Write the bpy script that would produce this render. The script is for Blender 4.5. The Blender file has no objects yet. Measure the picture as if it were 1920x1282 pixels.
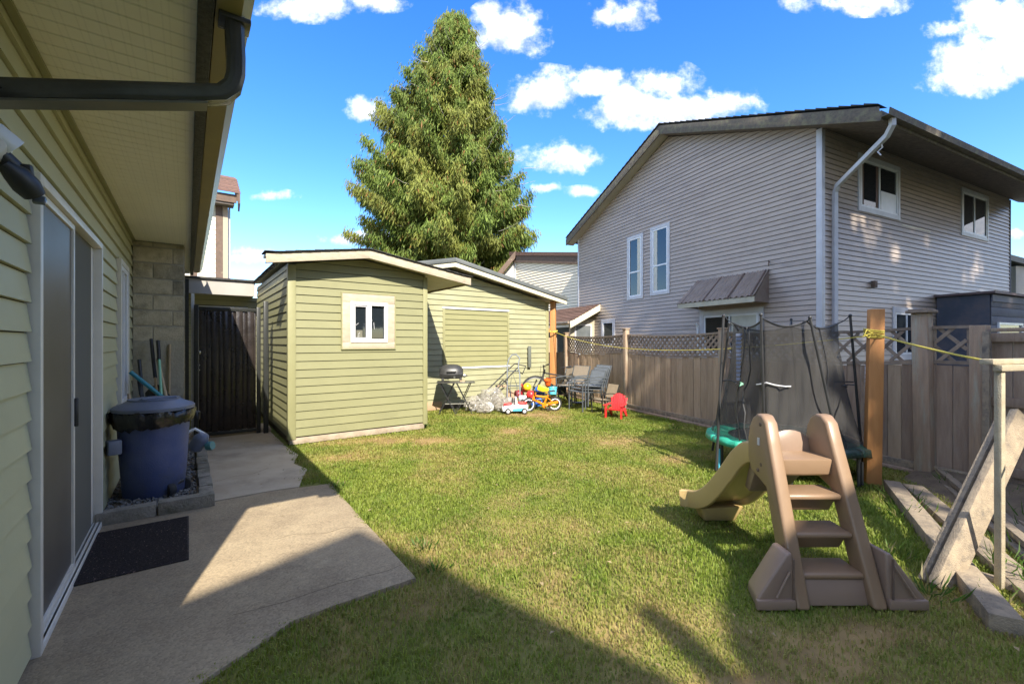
import bpy, bmesh, math, random
import numpy as np
from mathutils import Vector, Matrix, noise
random.seed(7); np.random.seed(7)
R = math.radians
S = bpy.context.scene
COL = S.collection

# ---------------------------------------------------------------- camera, sky, sun, exposure
CAMH = 1.40
cam = bpy.data.cameras.new("camera"); cam.lens = 36*830/1920; cam.sensor_width = 36
cam.clip_start = .05; cam.clip_end = 2000
camo = bpy.data.objects.new("camera", cam); COL.objects.link(camo)
camo.location = (0, 0, CAMH); camo.rotation_euler = (R(90), 0, 0)
S.camera = camo
SUN_AZ, SUN_EL = R(161.5), R(41)             # azimuth clockwise from +Y, the way towards the sun
SUNV = Vector((math.sin(SUN_AZ)*math.cos(SUN_EL), math.cos(SUN_AZ)*math.cos(SUN_EL), math.sin(SUN_EL)))
sl = bpy.data.lights.new("sun", 'SUN'); sl.energy = 2.0; sl.angle = R(.53); sl.color = (1, .93, .80)
so = bpy.data.objects.new("sun", sl); COL.objects.link(so)
so.rotation_euler = (-SUNV).to_track_quat('-Z', 'Y').to_euler(); so.location = SUNV*50
S.view_settings.view_transform = 'Standard'; S.view_settings.look = 'None'
S.view_settings.gamma = 1; S.view_settings.use_curve_mapping = False
S.view_settings.exposure = 2.42

W = bpy.data.worlds.new("World"); S.world = W; W.use_nodes = True
def world():
    nt = W.node_tree; N = nt.nodes; L = nt.links; N.clear()
    def n(t, **k):
        x = N.new(t)
        for a, b in k.items(): setattr(x, a, b)
        return x
    def m(op, a, b=None, c=None, clamp=False):
        x = n('ShaderNodeMath', operation=op, use_clamp=clamp)
        for i, q in enumerate((a, b, c)):
            if q is None: continue
            if isinstance(q, (int, float)): x.inputs[i].default_value = q
            else: L.new(q, x.inputs[i])
        return x.outputs[0]
    sky = n('ShaderNodeTexSky', sky_type='NISHITA'); sky.sun_disc = False
    sky.sun_elevation = SUN_EL; sky.sun_rotation = SUN_AZ
    sky.air_density = 1.0; sky.dust_density = .5; sky.ozone_density = 2.2; sky.altitude = 100
    hsv = n('ShaderNodeHueSaturation'); hsv.inputs['Hue'].default_value = .511; hsv.inputs['Saturation'].default_value = 1.36; hsv.inputs['Value'].default_value = .49
    L.new(sky.outputs[0], hsv.inputs['Color'])
    bg = n('ShaderNodeBackground'); bg.inputs[1].default_value = .15
    L.new(hsv.outputs[0], bg.inputs[0])
    tc = n('ShaderNodeTexCoord'); sp = n('ShaderNodeSeparateXYZ'); L.new(tc.outputs['Generated'], sp.inputs[0])
    X, Y, Z = sp.outputs
    Yc = m('MAXIMUM', Y, .02)
    u = m('DIVIDE', X, Yc); v = m('DIVIDE', Z, Yc)
    cmb = n('ShaderNodeCombineXYZ'); L.new(u, cmb.inputs[0]); L.new(v, cmb.inputs[1])
    def noi(scale, detail, rough, vec):
        x = n('ShaderNodeTexNoise'); x.inputs['Scale'].default_value = scale
        x.inputs['Detail'].default_value = detail; x.inputs['Roughness'].default_value = rough
        L.new(vec, x.inputs['Vector']); return x.outputs['Fac']
    nz = noi(9, 9, .62, cmb.outputs[0]); nz2 = noi(26, 6, .6, cmb.outputs[0])
    clouds = [(952,66,64,52,1),(1020,180,66,42,1),(1112,162,56,32,1),(1185,205,80,46,1),(1245,160,56,36,1),(1290,212,80,32,1),
              (1370,200,62,30,1),(686,211,36,27,1),(1045,300,66,31,1),(1862,110,110,70,1),(1880,50,110,60,1),(1780,55,55,26,.6),
              (1810,155,70,30,1),
              (590,14,85,30,1),(700,6,50,22,.9),(1165,30,62,26,.75),(1600,6,100,26,.95),(1022,353,26,12,.9),
              (650,450,44,14,.85),(500,368,40,10,.6),(1905,437,24,12,.9),(1090,362,26,9,.5),(475,480,60,12,.3),(700,440,50,12,.5)]
    acc = None; hgt = None
    for (px, py, rx, ry, st) in clouds:
        cu, cv = (px-960)/830, (641-py)/830; ru, rv = rx*1.12/830, ry*1.12/830
        du = m('DIVIDE', m('SUBTRACT', u, cu), ru); dv = m('DIVIDE', m('SUBTRACT', v, cv), rv)
        dv2 = m('MULTIPLY', dv, m('ADD', 1.0, m('MULTIPLY', m('LESS_THAN', dv, 0), .35)))
        d = m('SQRT', m('ADD', m('MULTIPLY', du, du), m('MULTIPLY', dv2, dv2)))
        q = m('MULTIPLY', m('SUBTRACT', 1.08, d), st)
        acc = q if acc is None else m('MAXIMUM', acc, q)
        h = m('MULTIPLY', m('MAXIMUM', q, 0), m('MULTIPLY', dv, 1))
        hgt = h if hgt is None else m('ADD', hgt, h)
    nn = m('ADD', m('MULTIPLY', m('SUBTRACT', nz, .5), 3.0), m('MULTIPLY', m('SUBTRACT', nz2, .5), 1.0))
    dens = m('ADD', acc, nn)
    mr = n('ShaderNodeMapRange', interpolation_type='SMOOTHSTEP'); L.new(dens, mr.inputs[0])
    mr.inputs[1].default_value = -.06; mr.inputs[2].default_value = .80
    front = m('GREATER_THAN', Y, .05)
    gate = m('MULTIPLY', m('GREATER_THAN', acc, -.25), front)
    mask = m('MULTIPLY', mr.outputs[0], gate)
    # denser cloud added outside the view as neutral fill for the shade
    nb = noi(3.2, 8, .6, tc.outputs['Generated'])
    mb = n('ShaderNodeMapRange', interpolation_type='SMOOTHSTEP'); L.new(nb, mb.inputs[0])
    mb.inputs[1].default_value = .46; mb.inputs[2].default_value = .56
    back = m('MULTIPLY', mb.outputs[0], m('MAXIMUM', m('LESS_THAN', Y, .05), m('GREATER_THAN', v, .9)))
    back = m('MULTIPLY', back, m('GREATER_THAN', Z, .03))
    mask = m('MAXIMUM', mask, back)
    ramp = n('ShaderNodeValToRGB'); e = ramp.color_ramp.elements
    e[0].position = .20; e[0].color = (.26, .30, .40, 1); e[1].position = .72; e[1].color = (.80, .80, .82, 1)
    sh = m('ADD', m('MULTIPLY', hgt, .55), m('ADD', .42, m('MULTIPLY', m('SUBTRACT', nz2, .5), .9)))
    L.new(sh, ramp.inputs[0])
    bc = n('ShaderNodeBackground'); bc.inputs[1].default_value = .56; L.new(ramp.outputs[0], bc.inputs[0])
    mx = n('ShaderNodeMixShader'); L.new(mask, mx.inputs[0]); L.new(bg.outputs[0], mx.inputs[1]); L.new(bc.outputs[0], mx.inputs[2])
    out = n('ShaderNodeOutputWorld'); L.new(mx.outputs[0], out.inputs[0])
world()

# ---------------------------------------------------------------- helpers
WM = {}
def tag(o, label=None, cat=None, group=None, kind=None):
    if label: o['label'] = label
    if cat: o['category'] = cat
    if group: o['group'] = group
    if kind: o['kind'] = kind
    return o
def thing(name, label, cat, loc=(0,0,0), rz=0, group=None):
    o = bpy.data.objects.new(name, None); COL.objects.link(o); o.empty_display_size = .2
    o.location = loc; o.rotation_euler = (0, 0, rz)
    WM[o] = Matrix.Translation(loc) @ Matrix.Rotation(rz, 4, 'Z')
    return tag(o, label, cat, group)
def children(o): return [c for c in COL.objects if c.parent == o]
def dup(root, loc, rz=0, label=None, group=None):
    r = root.copy(); COL.objects.link(r); r.location = loc; r.rotation_euler = (0, 0, rz)
    if label: r['label'] = label
    if group: r['group'] = group
    for ch in list(root.children):
        c = ch.copy(); COL.objects.link(c); c.parent = r
        for g in list(ch.children):
            d = g.copy(); COL.objects.link(d); d.parent = c
    return r

class MB:
    def __init__(s): s.v = []; s.f = []
    def add(s, vs, fs):
        b = len(s.v); s.v += [tuple(x) for x in vs]; s.f += [tuple(i+b for i in q) for q in fs]; return s
    def obox(s, o, a, b, c):
        o, a, b, c = map(Vector, (o, a, b, c))
        vs = [o, o+a, o+a+b, o+b, o+c, o+a+c, o+a+b+c, o+b+c]
        return s.add(vs, [(0,3,2,1),(4,5,6,7),(0,1,5,4),(1,2,6,5),(2,3,7,6),(3,0,4,7)])
    def box(s, c, d, M=None):
        M = M or Matrix.Identity(3); c = Vector(c)
        a, b, e = M@Vector((d[0],0,0)), M@Vector((0,d[1],0)), M@Vector((0,0,d[2]))
        return s.obox(c-(a+b+e)/2, a, b, e)
    def prism(s, pts, vec):
        pts = [Vector(p) for p in pts]; vec = Vector(vec); n = len(pts)
        fs = [tuple(range(n))[::-1], tuple(range(n, 2*n))]
        for i in range(n): j = (i+1) % n; fs.append((i, j, j+n, i+n))
        return s.add(pts+[p+vec for p in pts], fs)
    def hexa(s, p):
        return s.add(p, [(0,3,2,1),(4,5,6,7),(0,1,5,4),(1,2,6,5),(2,3,7,6),(3,0,4,7)])
    def tube(s, pts, r, n=8, closed=False, flat=1.0):
        pts = [Vector(p) for p in pts]; k = len(pts)
        rs = r if isinstance(r, (list, tuple)) else [r]*k
        up = None; vs = []
        for i, p in enumerate(pts):
            if closed: t = pts[(i+1) % k]-pts[i-1]
            else: t = pts[min(i+1, k-1)]-pts[max(i-1, 0)]
            t.normalize()
            if up is None:
                up = Vector((0,0,1)) if abs(t.z) < .9 else Vector((1,0,0))
            a = up-t*up.dot(t)
            if a.length < 1e-4: a = t.orthogonal()
            a.normalize(); b = t.cross(a); up = a
            for j in range(n):
                g = 2*math.pi*j/n + math.pi/n
                vs.append(p+(a*math.cos(g)*flat+b*math.sin(g))*rs[i])
        fs = []
        for i in range(k if closed else k-1):
            i2 = (i+1) % k
            for j in range(n):
                j2 = (j+1) % n
                fs.append((i*n+j, i*n+j2, i2*n+j2, i2*n+j))
        if not closed: fs += [tuple(range(n))[::-1], tuple((k-1)*n+j for j in range(n))]
        return s.add(vs, fs)
    def lathe(s, prof, c=(0,0,0), n=32, M=None):
        c = Vector(c); vs = []; k = len(prof)
        for (r, z) in prof:
            for j in range(n):
                g = 2*math.pi*j/n; p = Vector((r*math.cos(g), r*math.sin(g), z))
                vs.append(c+(M@p if M else p))
        fs = [(i*n+j, i*n+(j+1)%n, (i+1)*n+(j+1)%n, (i+1)*n+j) for i in range(k-1) for j in range(n)]
        fs += [tuple(range(n))[::-1], tuple((k-1)*n+j for j in range(n))]
        return s.add(vs, fs)
    def ball(s, c, r, n=14, m=9, sq=(1,1,1), jit=0):
        prof = [(max(1e-4, r*math.sin(math.pi*i/m)), -r*math.cos(math.pi*i/m)) for i in range(m+1)]
        b = len(s.v); s.lathe(prof, (0,0,0), n)
        for i in range(b, len(s.v)):
            p = Vector(s.v[i])
            if jit: p *= 1+jit*noise.noise(p*4/r+Vector(c))
            s.v[i] = (p.x*sq[0]+c[0], p.y*sq[1]+c[1], p.z*sq[2]+c[2])
        return s
    def xf(s, M):
        s.v = [tuple(M@Vector(p)) for p in s.v]; return s
    def build(s, name, mat, parent=None, smooth=False, bevel=0, local=False, seg=2, ang=40, root=None):
        """verts are world coordinates unless local; a child inherits its thing's place"""
        v = s.v
        rt = root or parent
        while rt is not None and rt not in WM: rt = rt.parent
        if rt is not None and not local:
            Mi = WM[rt].inverted(); v = [tuple(Mi@Vector(p)) for p in v]
        me = bpy.data.meshes.new(name); me.from_pydata(v, [], s.f)
        bm = bmesh.new(); bm.from_mesh(me)
        bmesh.ops.recalc_face_normals(bm, faces=bm.faces)
        if bevel:
            es = [e for e in bm.edges if len(e.link_faces) == 2 and e.calc_face_angle(0) > R(30)]
            bmesh.ops.bevel(bm, geom=es, offset=bevel, segments=seg, affect='EDGES', profile=.5, clamp_overlap=True)
        bm.to_mesh(me); bm.free()
        if smooth or bevel:
            me.polygons.foreach_set('use_smooth', [True]*len(me.polygons)); me.set_sharp_from_angle(angle=R(ang))
        if mat: me.materials.append(mat)
        o = bpy.data.objects.new(name, me); COL.objects.link(o)
        if parent: o.parent = parent
        return o

def setkind(o, k='structure'): o['kind'] = k; return o

# ---------------------------------------------------------------- materials
MATS = {}
def mk(name, c1, c2=None, scale=4, rough=.6, bump=0, bscale=40, stretch=(1,1,1), rand=0, metal=0, spec=.5, c3=None, s3=1.2,
       detail=6, lo=.35, hi=.65, lo3=.5, hi3=.68, coat=0, trans=0, alpha=1, bd=.02, rrand=0):
    mt = bpy.data.materials.new(name); mt.use_nodes = True; nt = mt.node_tree; N = nt.nodes; L = nt.links
    b = N['Principled BSDF']; b.inputs['Roughness'].default_value = rough; b.inputs['Metallic'].default_value = metal
    b.inputs['Specular IOR Level'].default_value = spec
    if coat: b.inputs['Coat Weight'].default_value = coat
    if trans: b.inputs['Transmission Weight'].default_value = trans
    if alpha < 1: b.inputs['Alpha'].default_value = alpha
    c4 = lambda c: (c[0], c[1], c[2], 1)
    col = None
    tc = N.new('ShaderNodeTexCoord'); mp = N.new('ShaderNodeMapping'); mp.inputs['Scale'].default_value = stretch
    L.new(tc.outputs['Object'], mp.inputs[0])
    oi = N.new('ShaderNodeObjectInfo')
    vec = mp.outputs[0]
    if rand:
        va = N.new('ShaderNodeVectorMath'); va.operation = 'ADD'; cb = N.new('ShaderNodeCombineXYZ')
        mu = N.new('ShaderNodeMath'); mu.operation = 'MULTIPLY'; mu.inputs[1].default_value = 37
        L.new(oi.outputs['Random'], mu.inputs[0])
        for i in range(3): L.new(mu.outputs[0], cb.inputs[i])
        L.new(vec, va.inputs[0]); L.new(cb.outputs[0], va.inputs[1]); vec = va.outputs[0]
    def noi(sc, d=detail, r=.6):
        x = N.new('ShaderNodeTexNoise'); x.inputs['Scale'].default_value = sc; x.inputs['Detail'].default_value = d
        x.inputs['Roughness'].default_value = r; L.new(vec, x.inputs['Vector']); return x.outputs['Fac']
    def rng(src, a, b_):
        x = N.new('ShaderNodeMapRange'); L.new(src, x.inputs[0]); x.inputs[1].default_value = a; x.inputs[2].default_value = b_; return x.outputs[0]
    def mix(f, A, B, bt='MIX'):
        x = N.new('ShaderNodeMix'); x.data_type = 'RGBA'; x.blend_type = bt
        if isinstance(f, float): x.inputs[0].default_value = f
        else: L.new(f, x.inputs[0])
        for i, q in ((6, A), (7, B)):
            if isinstance(q, tuple): x.inputs[i].default_value = q
            else: L.new(q, x.inputs[i])
        return x.outputs[2]
    if c2: col = mix(rng(noi(scale), lo, hi), c4(c1), c4(c2))
    if c3: col = mix(rng(noi(s3, 8, .7), lo3, hi3), col if col is not None else c4(c1), c4(c3))
    if rand:
        hs = N.new('ShaderNodeHueSaturation'); rr = N.new('ShaderNodeMapRange'); L.new(oi.outputs['Random'], rr.inputs[0])
        rr.inputs[3].default_value = 1-rand; rr.inputs[4].default_value = 1+rand
        L.new(rr.outputs[0], hs.inputs['Value'])
        if col is not None: L.new(col, hs.inputs['Color'])
        else: hs.inputs['Color'].default_value = c4(c1)
        col = hs.outputs[0]
    if col is not None: L.new(col, b.inputs['Base Color'])
    else: b.inputs['Base Color'].default_value = c4(c1)
    if bump:
        bp = N.new('ShaderNodeBump'); bp.inputs['Strength'].default_value = bump; bp.inputs['Distance'].default_value = bd
        L.new(noi(bscale, 4), bp.inputs['Height']); L.new(bp.outputs[0], b.inputs['Normal'])
    if rrand:
        L.new(rng(noi(scale*1.7), -.3, 1.3), b.inputs['Roughness'])
        x = b.inputs['Roughness'].links[0].from_node; x.inputs[3].default_value = rough-rrand; x.inputs[4].default_value = rough+rrand
    MATS[name] = mt; return mt

OLIVE = (.36, .37, .175)
m_own = mk('own_siding', (.42,.405,.245), (.46,.445,.27), 1.5, .55, .05, 60, rand=.03)  # same paint as the shed, lightened to lift the wall's shade
m_shed = mk('shed_siding', (.228,.222,.112), (.25,.243,.125), 1.8, .5, .05, 60, rand=.035, c3=(.195,.19,.10), s3=1.3, lo3=.52, hi3=.85)
m_shed2 = mk('second_shed_siding', (.295,.29,.17), (.355,.348,.215), 1.8, .42, .05, 60, rand=.04)
m_shut = mk('shutter_siding', (.25,.242,.115), (.275,.265,.13), 1.8, .5, .05, 60, rand=.03)
m_trimgreen = mk('green_trim', (.26,.25,.125), (.29,.28,.145), 3, .5, .04)
m_nb = mk('taupe_siding', (.405,.328,.268), (.44,.36,.295), 1.1, .33, .05, 50, rand=.035, c3=(.33,.265,.215), s3=.7)
m_nbtrim = mk('pale_trim', (.58,.58,.60), (.50,.49,.50), 3, .45)
m_white = mk('white_vinyl', (.78,.79,.80), (.70,.71,.72), 5, .35)
m_frame = mk('white_frame', (.68,.65,.57), (.61,.58,.51), 5, .4)
m_weath = mk('weathered_white_wood', (.50,.43,.32), (.41,.34,.25), 7, .75, .3, 60, stretch=(1,1,3), c3=(.36,.26,.18), s3=5, lo3=.58, hi3=.75)
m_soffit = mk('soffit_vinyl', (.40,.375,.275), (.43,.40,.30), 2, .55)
m_soffit2 = mk('shed_soffit', (.72,.67,.50), (.64,.60,.44), 3, .6)
m_olivemetal = mk('olive_gutter', (.34,.27,.10), (.28,.23,.10), 3, .4)
m_darkwood = mk('dark_fascia_wood', (.045,.042,.035), (.10,.095,.08), 20, .85, .6, 60, stretch=(2,2,2), c3=(.30,.28,.22), s3=22, lo3=.62, hi3=.72)
m_pipe = mk('dark_pipe_metal', (.045,.045,.04), (.07,.068,.06), 6, .24, .05, spec=.6)
m_pipe2 = mk('pipe_bottom', (.17,.16,.12), (.12,.12,.09), 6, .4)
m_shingle = mk('black_shingle', (.035,.035,.035), (.07,.065,.06), 30, .95, .8, 90)
m_brownroof = mk('brown_shingle', (.17,.09,.065), (.10,.06,.045), 14, .9, .8, 60, rand=.18)
m_greyroof = mk('grey_metal_roof', (.11,.12,.12), (.14,.15,.15), 2, .5)
m_browntrim = mk('brown_trim', (.16,.105,.075), (.11,.075,.055), 8, .8, .3, c3=(.30,.24,.16), s3=4, lo3=.6)
m_fasc = mk('weathered_fascia', (.15,.125,.095), (.10,.085,.07), 6, .85, .3, stretch=(3,3,3), c3=(.20,.19,.11), s3=2.5)
m_darksoffit = mk('dark_soffit', (.17,.14,.12), (.10,.085,.075), 12, .8, .2)
m_cream = mk('cream_siding', (.88,.76,.56), (.90,.79,.61), 2, .5, rand=.02)
m_creamshade = mk('shaded_cream_siding', (.38,.37,.36), (.42,.41,.40), 2, .5, rand=.03)  # cream siding toned grey, its shade put into the colour
m_conc = mk('concrete_plain', (.39,.31,.21), (.48,.395,.28), 3, .9, .35, 180, c3=(.17,.145,.11), s3=.9, lo3=.5, hi3=.75, bd=.004)
m_block = mk('concrete_block', (.38,.33,.235), (.50,.44,.32), 9, .95, .5, 60, rand=.12, c3=(.17,.16,.115), s3=2)
m_mortar = mk('mortar', (.30,.28,.23), (.36,.34,.28), 12, .95, .4, 60)
m_kerb = mk('kerb_block', (.20,.18,.14), (.28,.25,.20), 9, .95, .6, 50, rand=.12, c3=(.10,.095,.06), s3=5)
m_glass = mk('window_glass', (.015,.02,.025), rough=.03, spec=.9)
m_glass2 = mk('door_glass', (.10,.11,.115), (.16,.17,.17), 1.5, .06, spec=.7)
m_screen = mk('screen_mesh', (.072,.066,.06), (.10,.095,.085), 1.1, .42, .3, 900, bd=.001)
m_curtain = mk('curtain', (.10,.06,.05), (.18,.12,.10), 10, .9, stretch=(3,3,.2))
m_blind = mk('pale_blind', (.62,.60,.50), (.55,.53,.44), 8, .8)
m_gate = mk('gate_metal', (.016,.012,.011), (.030,.023,.021), 4, .25, .12, 14, spec=.6, rrand=.1)
m_gatepost = mk('gate_post_metal', (.022,.024,.024), (.03,.032,.03), 4, .35)
m_steel = mk('steel', (.5,.5,.5), rough=.3, metal=.9)
m_black = mk('black_plastic', (.02,.02,.021), (.035,.035,.036), 8, .45)
m_rubber = mk('tyre_rubber', (.02,.02,.02), (.035,.034,.033), 12, .8)
m_blue = mk('bin_blue', (.06,.085,.21), (.09,.115,.24), 5, .5, .15, 90, c3=(.085,.10,.15), s3=2.2)
m_lid = mk('bin_lid', (.12,.145,.21), (.16,.18,.245), 5, .45, .1, 60)
m_bag = mk('black_bag', (.012,.012,.013), rough=.22, bump=.5, bscale=14, spec=.6)
m_mat = mk('door_mat', (.022,.018,.017), (.05,.035,.032), 60, .95, .9, 160, c3=(.40,.27,.24), s3=70, lo3=.60, hi3=.66)
m_stone = mk('gravel', (.30,.28,.25), (.16,.15,.13), 9, .9, rand=.3)
m_soil = mk('soil', (.11,.08,.055), (.17,.13,.08), 8, 1, .8, 60)
m_fence = mk('fence_wood', (.37,.26,.165), (.47,.345,.23), 3.0, .85, .5, 30, stretch=(9,9,.9), rand=.17, c3=(.075,.058,.045), s3=1.7, lo3=.56, hi3=.74)
m_fencedk = mk('fence_wood_dark', (.27,.185,.13), (.36,.265,.19), 3.0, .85, .5, 30, stretch=(9,9,.9), rand=.15, c3=(.30,.24,.20), s3=1.3, lo3=.6, hi3=.75)
m_post = mk('post_wood', (.38,.265,.175), (.29,.205,.14), 4, .85, .4, 30, stretch=(8,8,1), c3=(.36,.35,.27), s3=1.5)
m_lattice = mk('lattice_wood', (.30,.23,.17), (.21,.16,.12), 10, .9, .3, rand=.22)
m_orange = mk('cedar_post', (.50,.23,.075), (.43,.185,.055), 4, .65, .2, 30, stretch=(9,9,.7), c3=(.45,.20,.07), s3=2)
m_rope = mk('yellow_rope', (.72,.60,.10), (.55,.44,.08), 60, .7, .6, 200)
m_grey = mk('grey_plank', (.34,.27,.185), (.24,.19,.135), 4, .9, .5, 30, stretch=(4,4,4), rand=.15, c3=(.13,.11,.09), s3=2.6)
m_tan = mk('slide_tan', (.235,.15,.09), (.26,.17,.105), 2.5, .38, .12, 220, spec=.5, bd=.003, c3=(.26,.17,.10), s3=3.5, lo3=.52, hi3=.85, rrand=.08)
m_tan2 = mk('slide_yellow_tan', (.42,.295,.125), (.47,.335,.15), 2.5, .34, .1, 220, bd=.003)
m_hood = mk('slide_seat_mauve', (.23,.158,.115), (.26,.18,.13), 2.5, .38, .1, 220, bd=.003, c3=(.21,.145,.10), s3=3, lo3=.52, hi3=.8)
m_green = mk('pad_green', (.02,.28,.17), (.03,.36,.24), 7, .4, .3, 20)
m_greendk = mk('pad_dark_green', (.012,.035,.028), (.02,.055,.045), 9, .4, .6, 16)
m_net = mk('safety_net', (.035,.033,.032), (.06,.058,.055), 3, .8, alpha=.60)
m_jump = mk('jump_mat', (.02,.02,.02), rough=.7)
m_slate = mk('slate_boards', (.075,.085,.115), (.11,.12,.155), 2, .7, rand=.15, c3=(.16,.13,.13), s3=1)
m_awn = mk('corrugated_awning', (.27,.215,.175), (.21,.16,.125), 5, .4, spec=.5, c3=(.20,.11,.07), s3=1.6, lo3=.58, hi3=.72)
m_awnside = mk('awning_side', (.50,.46,.34), (.42,.38,.27), 4, .6)
m_chairgrey = mk('chair_frame_grey', (.10,.115,.13), (.13,.145,.16), 5, .4, metal=.3)
m_sling = mk('grey_sling', (.16,.18,.20), (.19,.21,.235), 30, .8, .3, 300)
m_taupe = mk('taupe_sling', (.30,.245,.18), (.26,.21,.155), 30, .8, .3, 300)
m_red = mk('red_plastic', (.75,.035,.035), (.70,.03,.03), 5, .35)
m_orangep = mk('orange_paint', (.85,.26,.015), (.75,.22,.01), 5, .3)
m_yel = mk('yellow_plastic', (.85,.55,.02), rough=.35)
m_bluep = mk('blue_plastic', (.02,.12,.45), rough=.35)
m_cyan = mk('cyan_plastic', (.10,.50,.68), rough=.35)
m_whitep = mk('white_plastic', (.78,.80,.80), rough=.4)
m_greenp = mk('mint_plastic', (.25,.55,.36), rough=.4)
m_woodh = mk('wood_handle', (.48,.36,.22), (.36,.27,.17), 14, .6, stretch=(1,1,.2))
m_teal = mk('teal_plastic', (.03,.22,.28), rough=.4)
m_clear = mk('clear_bag_film', (.52,.49,.43), (.36,.33,.28), 7, .14, .9, 9, alpha=.42, spec=.8, bd=.05)
m_junk = mk('bagged_scrap', (.45,.42,.36), (.22,.20,.17), 14, .8, .6, 20)
m_bbq = mk('barbecue_black', (.03,.03,.032), (.05,.05,.05), 10, .4)
m_cardboard = mk('cardboard', (.42,.28,.18), rough=.9)
m_terra = mk('terracotta_board', (.55,.16,.06), (.45,.13,.05), 8, .8)
m_bark = mk('bark', (.17,.10,.065), (.10,.065,.045), 10, .95, .6, 20, stretch=(1,1,.3))
m_stucco = mk('stucco', (.55,.50,.42), (.60,.55,.47), 12, .9, .4, 60)
m_wallback = mk('sheathing', (.10,.10,.085), rough=.9)

# house frame: a along the house wall, p away from it to the right
HD = Vector((-.5906, .8070, 0)); HP = Vector((.8070, .5906, 0)); Zv = Vector((0,0,1))
def H(a, p, z=0): return HD*a+HP*p+Zv*z
# lot-line frame (fence, neighbouring house)
FU = Vector((-.394, .919, 0)); FV = Vector((.919, .394, 0))

def iv_at(top, z):
    """extent [u0,u1] of a wall below a concave roofline (list of (u,z)) at height z"""
    lo = hi = None
    for (u0, z0), (u1, z1) in zip(top[:-1], top[1:]):
        if z0 >= z-1e-9:
            lo = u0 if lo is None else min(lo, u0); hi = u0 if hi is None else max(hi, u0)
        if z1 >= z-1e-9:
            lo = u1 if lo is None else min(lo, u1); hi = u1 if hi is None else max(hi, u1)
        if (z0-z)*(z1-z) < 0:
            u = u0+(u1-u0)*(z-z0)/(z1-z0)
            lo = u if lo is None else min(lo, u); hi = u if hi is None else max(hi, u)
    return None if lo is None else (lo, hi)

def siding(parent, O, U, Nn, z0, top, expo, mat, holes=(), proud=.013, name='siding_board', root=None, gap=.006):
    """one object per course; every course leans out at its lower lip"""
    zmax = max(z for u, z in top); zb = z0; out = []; rj = random.Random(int(top[-1][0]*91)); base_holes = list(holes); width_ = top[-1][0]-top[0][0]
    kinks = [z for u, z in top]
    while zb < zmax-.004:
        zt = min(zb+expo, zmax)
        holes = base_holes
        if width_ > 1.9 and rj.random() < .45:
            uj = top[0][0]+width_*rj.uniform(.15,.85); holes = base_holes+[(uj, uj+.003, zb-1, zt+1)]
        cuts = sorted({zb, zt, *[k for k in kinks if zb+.002 < k < zt-.002],
                       *[q for h in holes for q in (h[2], h[3]) if zb+.002 < q < zt-.002]})
        grp = []
        for za, zc in zip(cuts[:-1], cuts[1:]):
            ia = iv_at(top, za+1e-5); ic = iv_at(top, zc-1e-5)
            if ia is None: continue
            if ic is None: ic = ((ia[0]+ia[1])/2,)*2
            segs = [(ia[0], ia[1], ic[0], ic[1])]
            for h in holes:
                if h[2] < zc-.002 and h[3] > za+.002:
                    ns = []
                    for (a0, a1, c0, c1) in segs:
                        if h[1] <= min(a0, c0) or h[0] >= max(a1, c1): ns.append((a0, a1, c0, c1)); continue
                        if h[0] > max(a0, c0)+.004: ns.append((a0, h[0], c0, h[0]))
                        if h[1] < min(a1, c1)-.004: ns.append((h[1], a1, h[1], c1))
                    segs = ns
            oa = .003+proud*(1-(za-zb)/expo); oc = .003+proud*(1-(zc-zb)/expo)
            for (a0, a1, c0, c1) in segs:
                if a1-a0 < .004 and c1-c0 < .004: continue
                p = []; zq = za+gap if za == zb and zc-za > gap*1.5 else za  # gap bares the dark backing as a shadow line under the lip
                for (l, r, z, o_) in ((a0, a1, zq, oa), (c0, c1, zc, oc)):
                    p += [O+U*l+Zv*z-Nn*.002, O+U*r+Zv*z-Nn*.002, O+U*r+Zv*z+Nn*o_, O+U*l+Zv*z+Nn*o_]
                lo_, hi_ = min(a0, c0), max(a1, c1); hit = [g for g in grp if g[0] < hi_ and g[1] > lo_]
                if hit:
                    g = hit[0]
                    for q in hit[1:]: g[2].add(q[2].v, q[2].f); g[0] = min(g[0], q[0]); g[1] = max(g[1], q[1]); grp.remove(q)
                else:
                    g = [lo_, hi_, MB()]; grp.append(g)
                g[0] = min(g[0], lo_); g[1] = max(g[1], hi_); g[2].hexa(p)
        for g in grp: out.append(g[2].build(name, mat, parent, root=root))
        zb += expo
    return out

def wall_prism(O, U, Nn, z0, top, t=.12, inset=.006):
    pts = [O+U*top[0][0]+Zv*z0]+[O+U*u+Zv*z for u, z in top]+[O+U*top[-1][0]+Zv*z0]
    return MB().prism([p-Nn*inset for p in pts], -Nn*t)

def frame_bars(mb, O, U, Nn, u0, u1, z0, z1, w, d0, d1):
    """four butted bars round an opening"""
    def bar(a, b, c, e): mb.obox(O+U*a+Zv*c+Nn*d0, U*(b-a), Zv*(e-c), Nn*(d1-d0))
    bar(u0, u0+w, z0, z1); bar(u1-w, u1, z0, z1); bar(u0+w, u1-w, z0, z0+w); bar(u0+w, u1-w, z1-w, z1)
    return mb

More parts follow.
